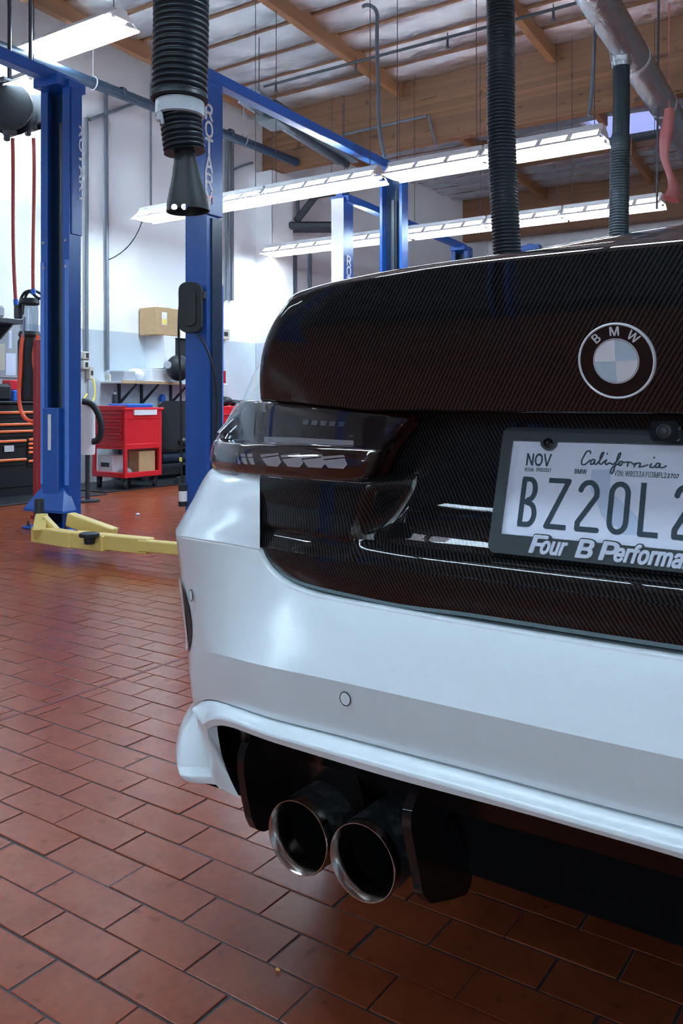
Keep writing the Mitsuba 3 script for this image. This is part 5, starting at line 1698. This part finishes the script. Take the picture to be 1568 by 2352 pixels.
put('bottle_top', lathe([(.043, .10), (.043, .18), (.032, .205), (.022, .225), (.001, .225)], bo, (0, 0, 1), 20), 'blue_plastic', bt)
put('bottle_band', lathe([(.0432, .09), (.0438, .095), (.0438, .115), (.0432, .12)], bo, (0, 0, 1), 20), 'sign_white', bt)
cf = fl(432, 10.3)
ch_ = thing('office_chair', 'black swivel chair between the red cart and the lettered lift post', 'chair')
put('backrest', frame(prism(rbox(.50, .58, .10), .07), cf + [-.10, -.04, .72], [.75, .66, 0], [-.05, .06, .99], [.66, -.75, 0]), 'matte_black', ch_)
put('seat', bx(cf + [.0, .18, .52], [.46, .46, .09], .03, .7), 'matte_black', ch_)
put('gas_post', rod(cf + [0, .18, .1], cf + [0, .18, .48], .03, 12), 'dark_metal', ch_)
put('back_stem', tube(smooth_path([cf + [0, .2, .46], cf + [-.08, .0, .50], cf + [-.11, -.05, .75]], 12), .02, 8), 'dark_metal', ch_)
for k in range(5):
    a = k * 2 * math.pi / 5 + .3
    e1 = cf + [.27 * math.cos(a), .18 + .27 * math.sin(a), .075]
    lg = put('base_leg', bar(cf + [0, .18, .12], e1, .045, .03), 'dark_metal', ch_)
    put('caster', lathe([(.001, -.02), (.03, -.02), (.03, .02), (.001, .02)], e1 - [0, 0, .044], (math.sin(a), -math.cos(a), 0), 14), 'rubber', lg)
for s in (-1, 1):
    put('armrest', cat_(bx(cf + [s * .20 + .0, .18 - s * .18, .72], [.06, .26, .03], .01, .7), rod(cf + [s * .20, .18 - s * .18, .5], cf + [s * .20, .18 - s * .18, .71], .014, 8)), 'matte_black', ch_)

# cord reel and pendant lamp on the lettered post
dq = 6.50
rl = thing('cord_reel', 'black cord reel with hanging work light on the lettered blue lift post', 'cord reel')
rc = at_d(426, 708, dq)
put('reel_case', frame(prism(rbox(.17, .375, .06), .10), rc + [.02, .05, 0], [CO, SI, 0], [0, 0, 1], [SI, -CO, 0]), 'matte_black', rl)
put('reel_front', frame(prism(rbox(.09, .28, .04), .03), rc + np.array([SI, -CO, 0]) * .10 + [.02, .05, 0], [CO, SI, 0], [0, 0, 1], [SI, -CO, 0]), 'rubber', rl)
put('bracket', bx(rc + [.07, .06, .1], [.12, .05, .06], .005, YAW), 'dark_metal', rl)
put('cord', tube(smooth_path([at_d(416, 672, dq), at_d(410, 740, dq), at_d(413, 850, dq), at_d(416, 980, dq), at_d(418, 1110, dq)], 40), .008, 8), 'rubber', rl)
put('yellow_tag', tube([at_d(415, 1050, dq), at_d(415.5, 1060, dq)], .012, 8), 'yellow_label', rl)
wl = put('work_light', lathe([(.001, 0), (.03, 0), (.034, -.02), (.034, -.05), (.001, -.05)], at_d(420, 1112, dq), (0, 0, 1), 20), 'rubber', rl)
put('light_body', lathe([(.032, -.05), (.032, -.13), (.034, -.135), (.034, -.16), (.001, -.165)], at_d(420, 1112, dq), (0, 0, 1), 20), 'sign_white', wl)
put('light_cap', lathe([(.033, -.128), (.036, -.135), (.034, -.165), (.001, -.17)], at_d(420, 1112, dq), (0, 0, 1), 20), 'rubber', wl)
solo('cable', tube(smooth_path([at_d(456, 770, 6.45), at_d(478, 810, 6.4), at_d(492, 860, 6.42), at_d(497, 960, 6.45), at_d(490, 1080, 6.45)], 30), .008, 8), 'rubber', 'thin black cord trailing down the right side of the lettered lift post', 'cord')

# red cabinet and signs right of the post
tcx = XW + .64
r0, r1 = at_X(506, 960, tcx)[1], at_X(620, 960, tcx)[1]
rc_ = thing('tool_cabinet', 'red tool cabinet against the wall right of the lettered lift post, beside the tail lamp', 'tool cabinet')
put('cabinet_body', bb(XW + .02, tcx, r0, r1, .12, .935, .01), 'tool_red', rc_)
for z in (.82, .68, .54, .40):
    d_ = put('drawer', bb(tcx, tcx + .012, r0 + .03, r1 - .03, z - .11, z + .01, .003), 'tool_red', rc_)
    put('drawer_pull', bb(tcx + .01, tcx + .03, r0 + .03, r1 - .03, z - .012, z + .006, .003), 'tool_red_dark', d_)
for yy in (r0 + .1, r1 - .1):
    put('caster', lathe([(.001, -.02), (.055, -.02), (.06, 0), (.055, .02), (.001, .02)], [tcx - .1, yy, .061], (1, 0, 0), 18), 'rubber', rc_)
for k, (a, b) in enumerate(((.12, .10), (.32, .13), (.55, .09))):
    solo('tool_pouch', frame(trimesh.creation.icosphere(2, 1.0), [tcx - .15 - .05 * k, r0 + a, .937 + b / 2], [.10, 0, 0], [0, .10, 0], [0, 0, b / 2]), 'matte_black', ('leftmost', 'middle', 'rightmost')[k] + ' dark pouch on top of the red tool cabinet beside the tail lamp', 'pouch')
solo('notice', bb(XW + .001, XW + .012, at_X(508, 860, XW)[1], at_X(517, 860, XW)[1], at_X(512, 885, XW)[2], at_X(512, 852, XW)[2]), 'tool_red_dark', 'small dark red notice on the wall right of the lettered lift post', 'notice')
solo('notice', bb(XW + .001, XW + .012, at_X(506, 840, XW)[1], at_X(515, 840, XW)[1], at_X(512, 848, XW)[2], at_X(512, 826, XW)[2]), 'map_blue', 'small pale notice on the wall just above the dark red notice', 'notice')

# dark boom on the far wall
dB = 13.6
bm = thing('wall_boom', 'black service boom on the far wall between the two fixture rows', 'boom')
put('upright', cat_(rod(at_d(664, 432, dB), at_d(664, 512, dB), .04, 8), rod(at_d(684, 440, dB), at_d(684, 512, dB), .025, 8)), 'dark_metal', bm)
put('boom_arm', cat_(bar(at_d(680, 508, dB), at_d(728, 446, dB), .1, .1), bar(at_d(724, 447, dB), at_d(800, 434, dB), .1, .12)), 'matte_black', bm)
put('boom_tray', cat_(bx(at_d(716, 522, dB), [.9, .35, .12], .03, YAW), bx(at_d(668, 520, dB), [.5, .06, .03], .005, YAW)), 'matte_black', bm)

# small litter on the floor
lit = at_Z(637, 2230, 0)
solo('popcorn', cat_(*[trimesh.creation.icosphere(2, r).apply_translation([lit[0] + a, lit[1] + b, c]) for r, a, b, c in ((.0026, 0, 0, .0026), (.0022, .003, .001, .0024), (.0018, -.003, .002, .002))]), 'crumb', 'tiny orange crumb on the tiles below the exhaust tips', 'crumb')
lit = at_Z(316, 1184, 0)
solo('paper_scrap', frame(trimesh.creation.icosphere(2, 1.0), [lit[0], lit[1], .011], [.02, 0, 0], [0, .016, 0], [0, 0, .011]), 'paper_white', 'tiny white scrap on the far floor right of the nearest lift post', 'scrap')
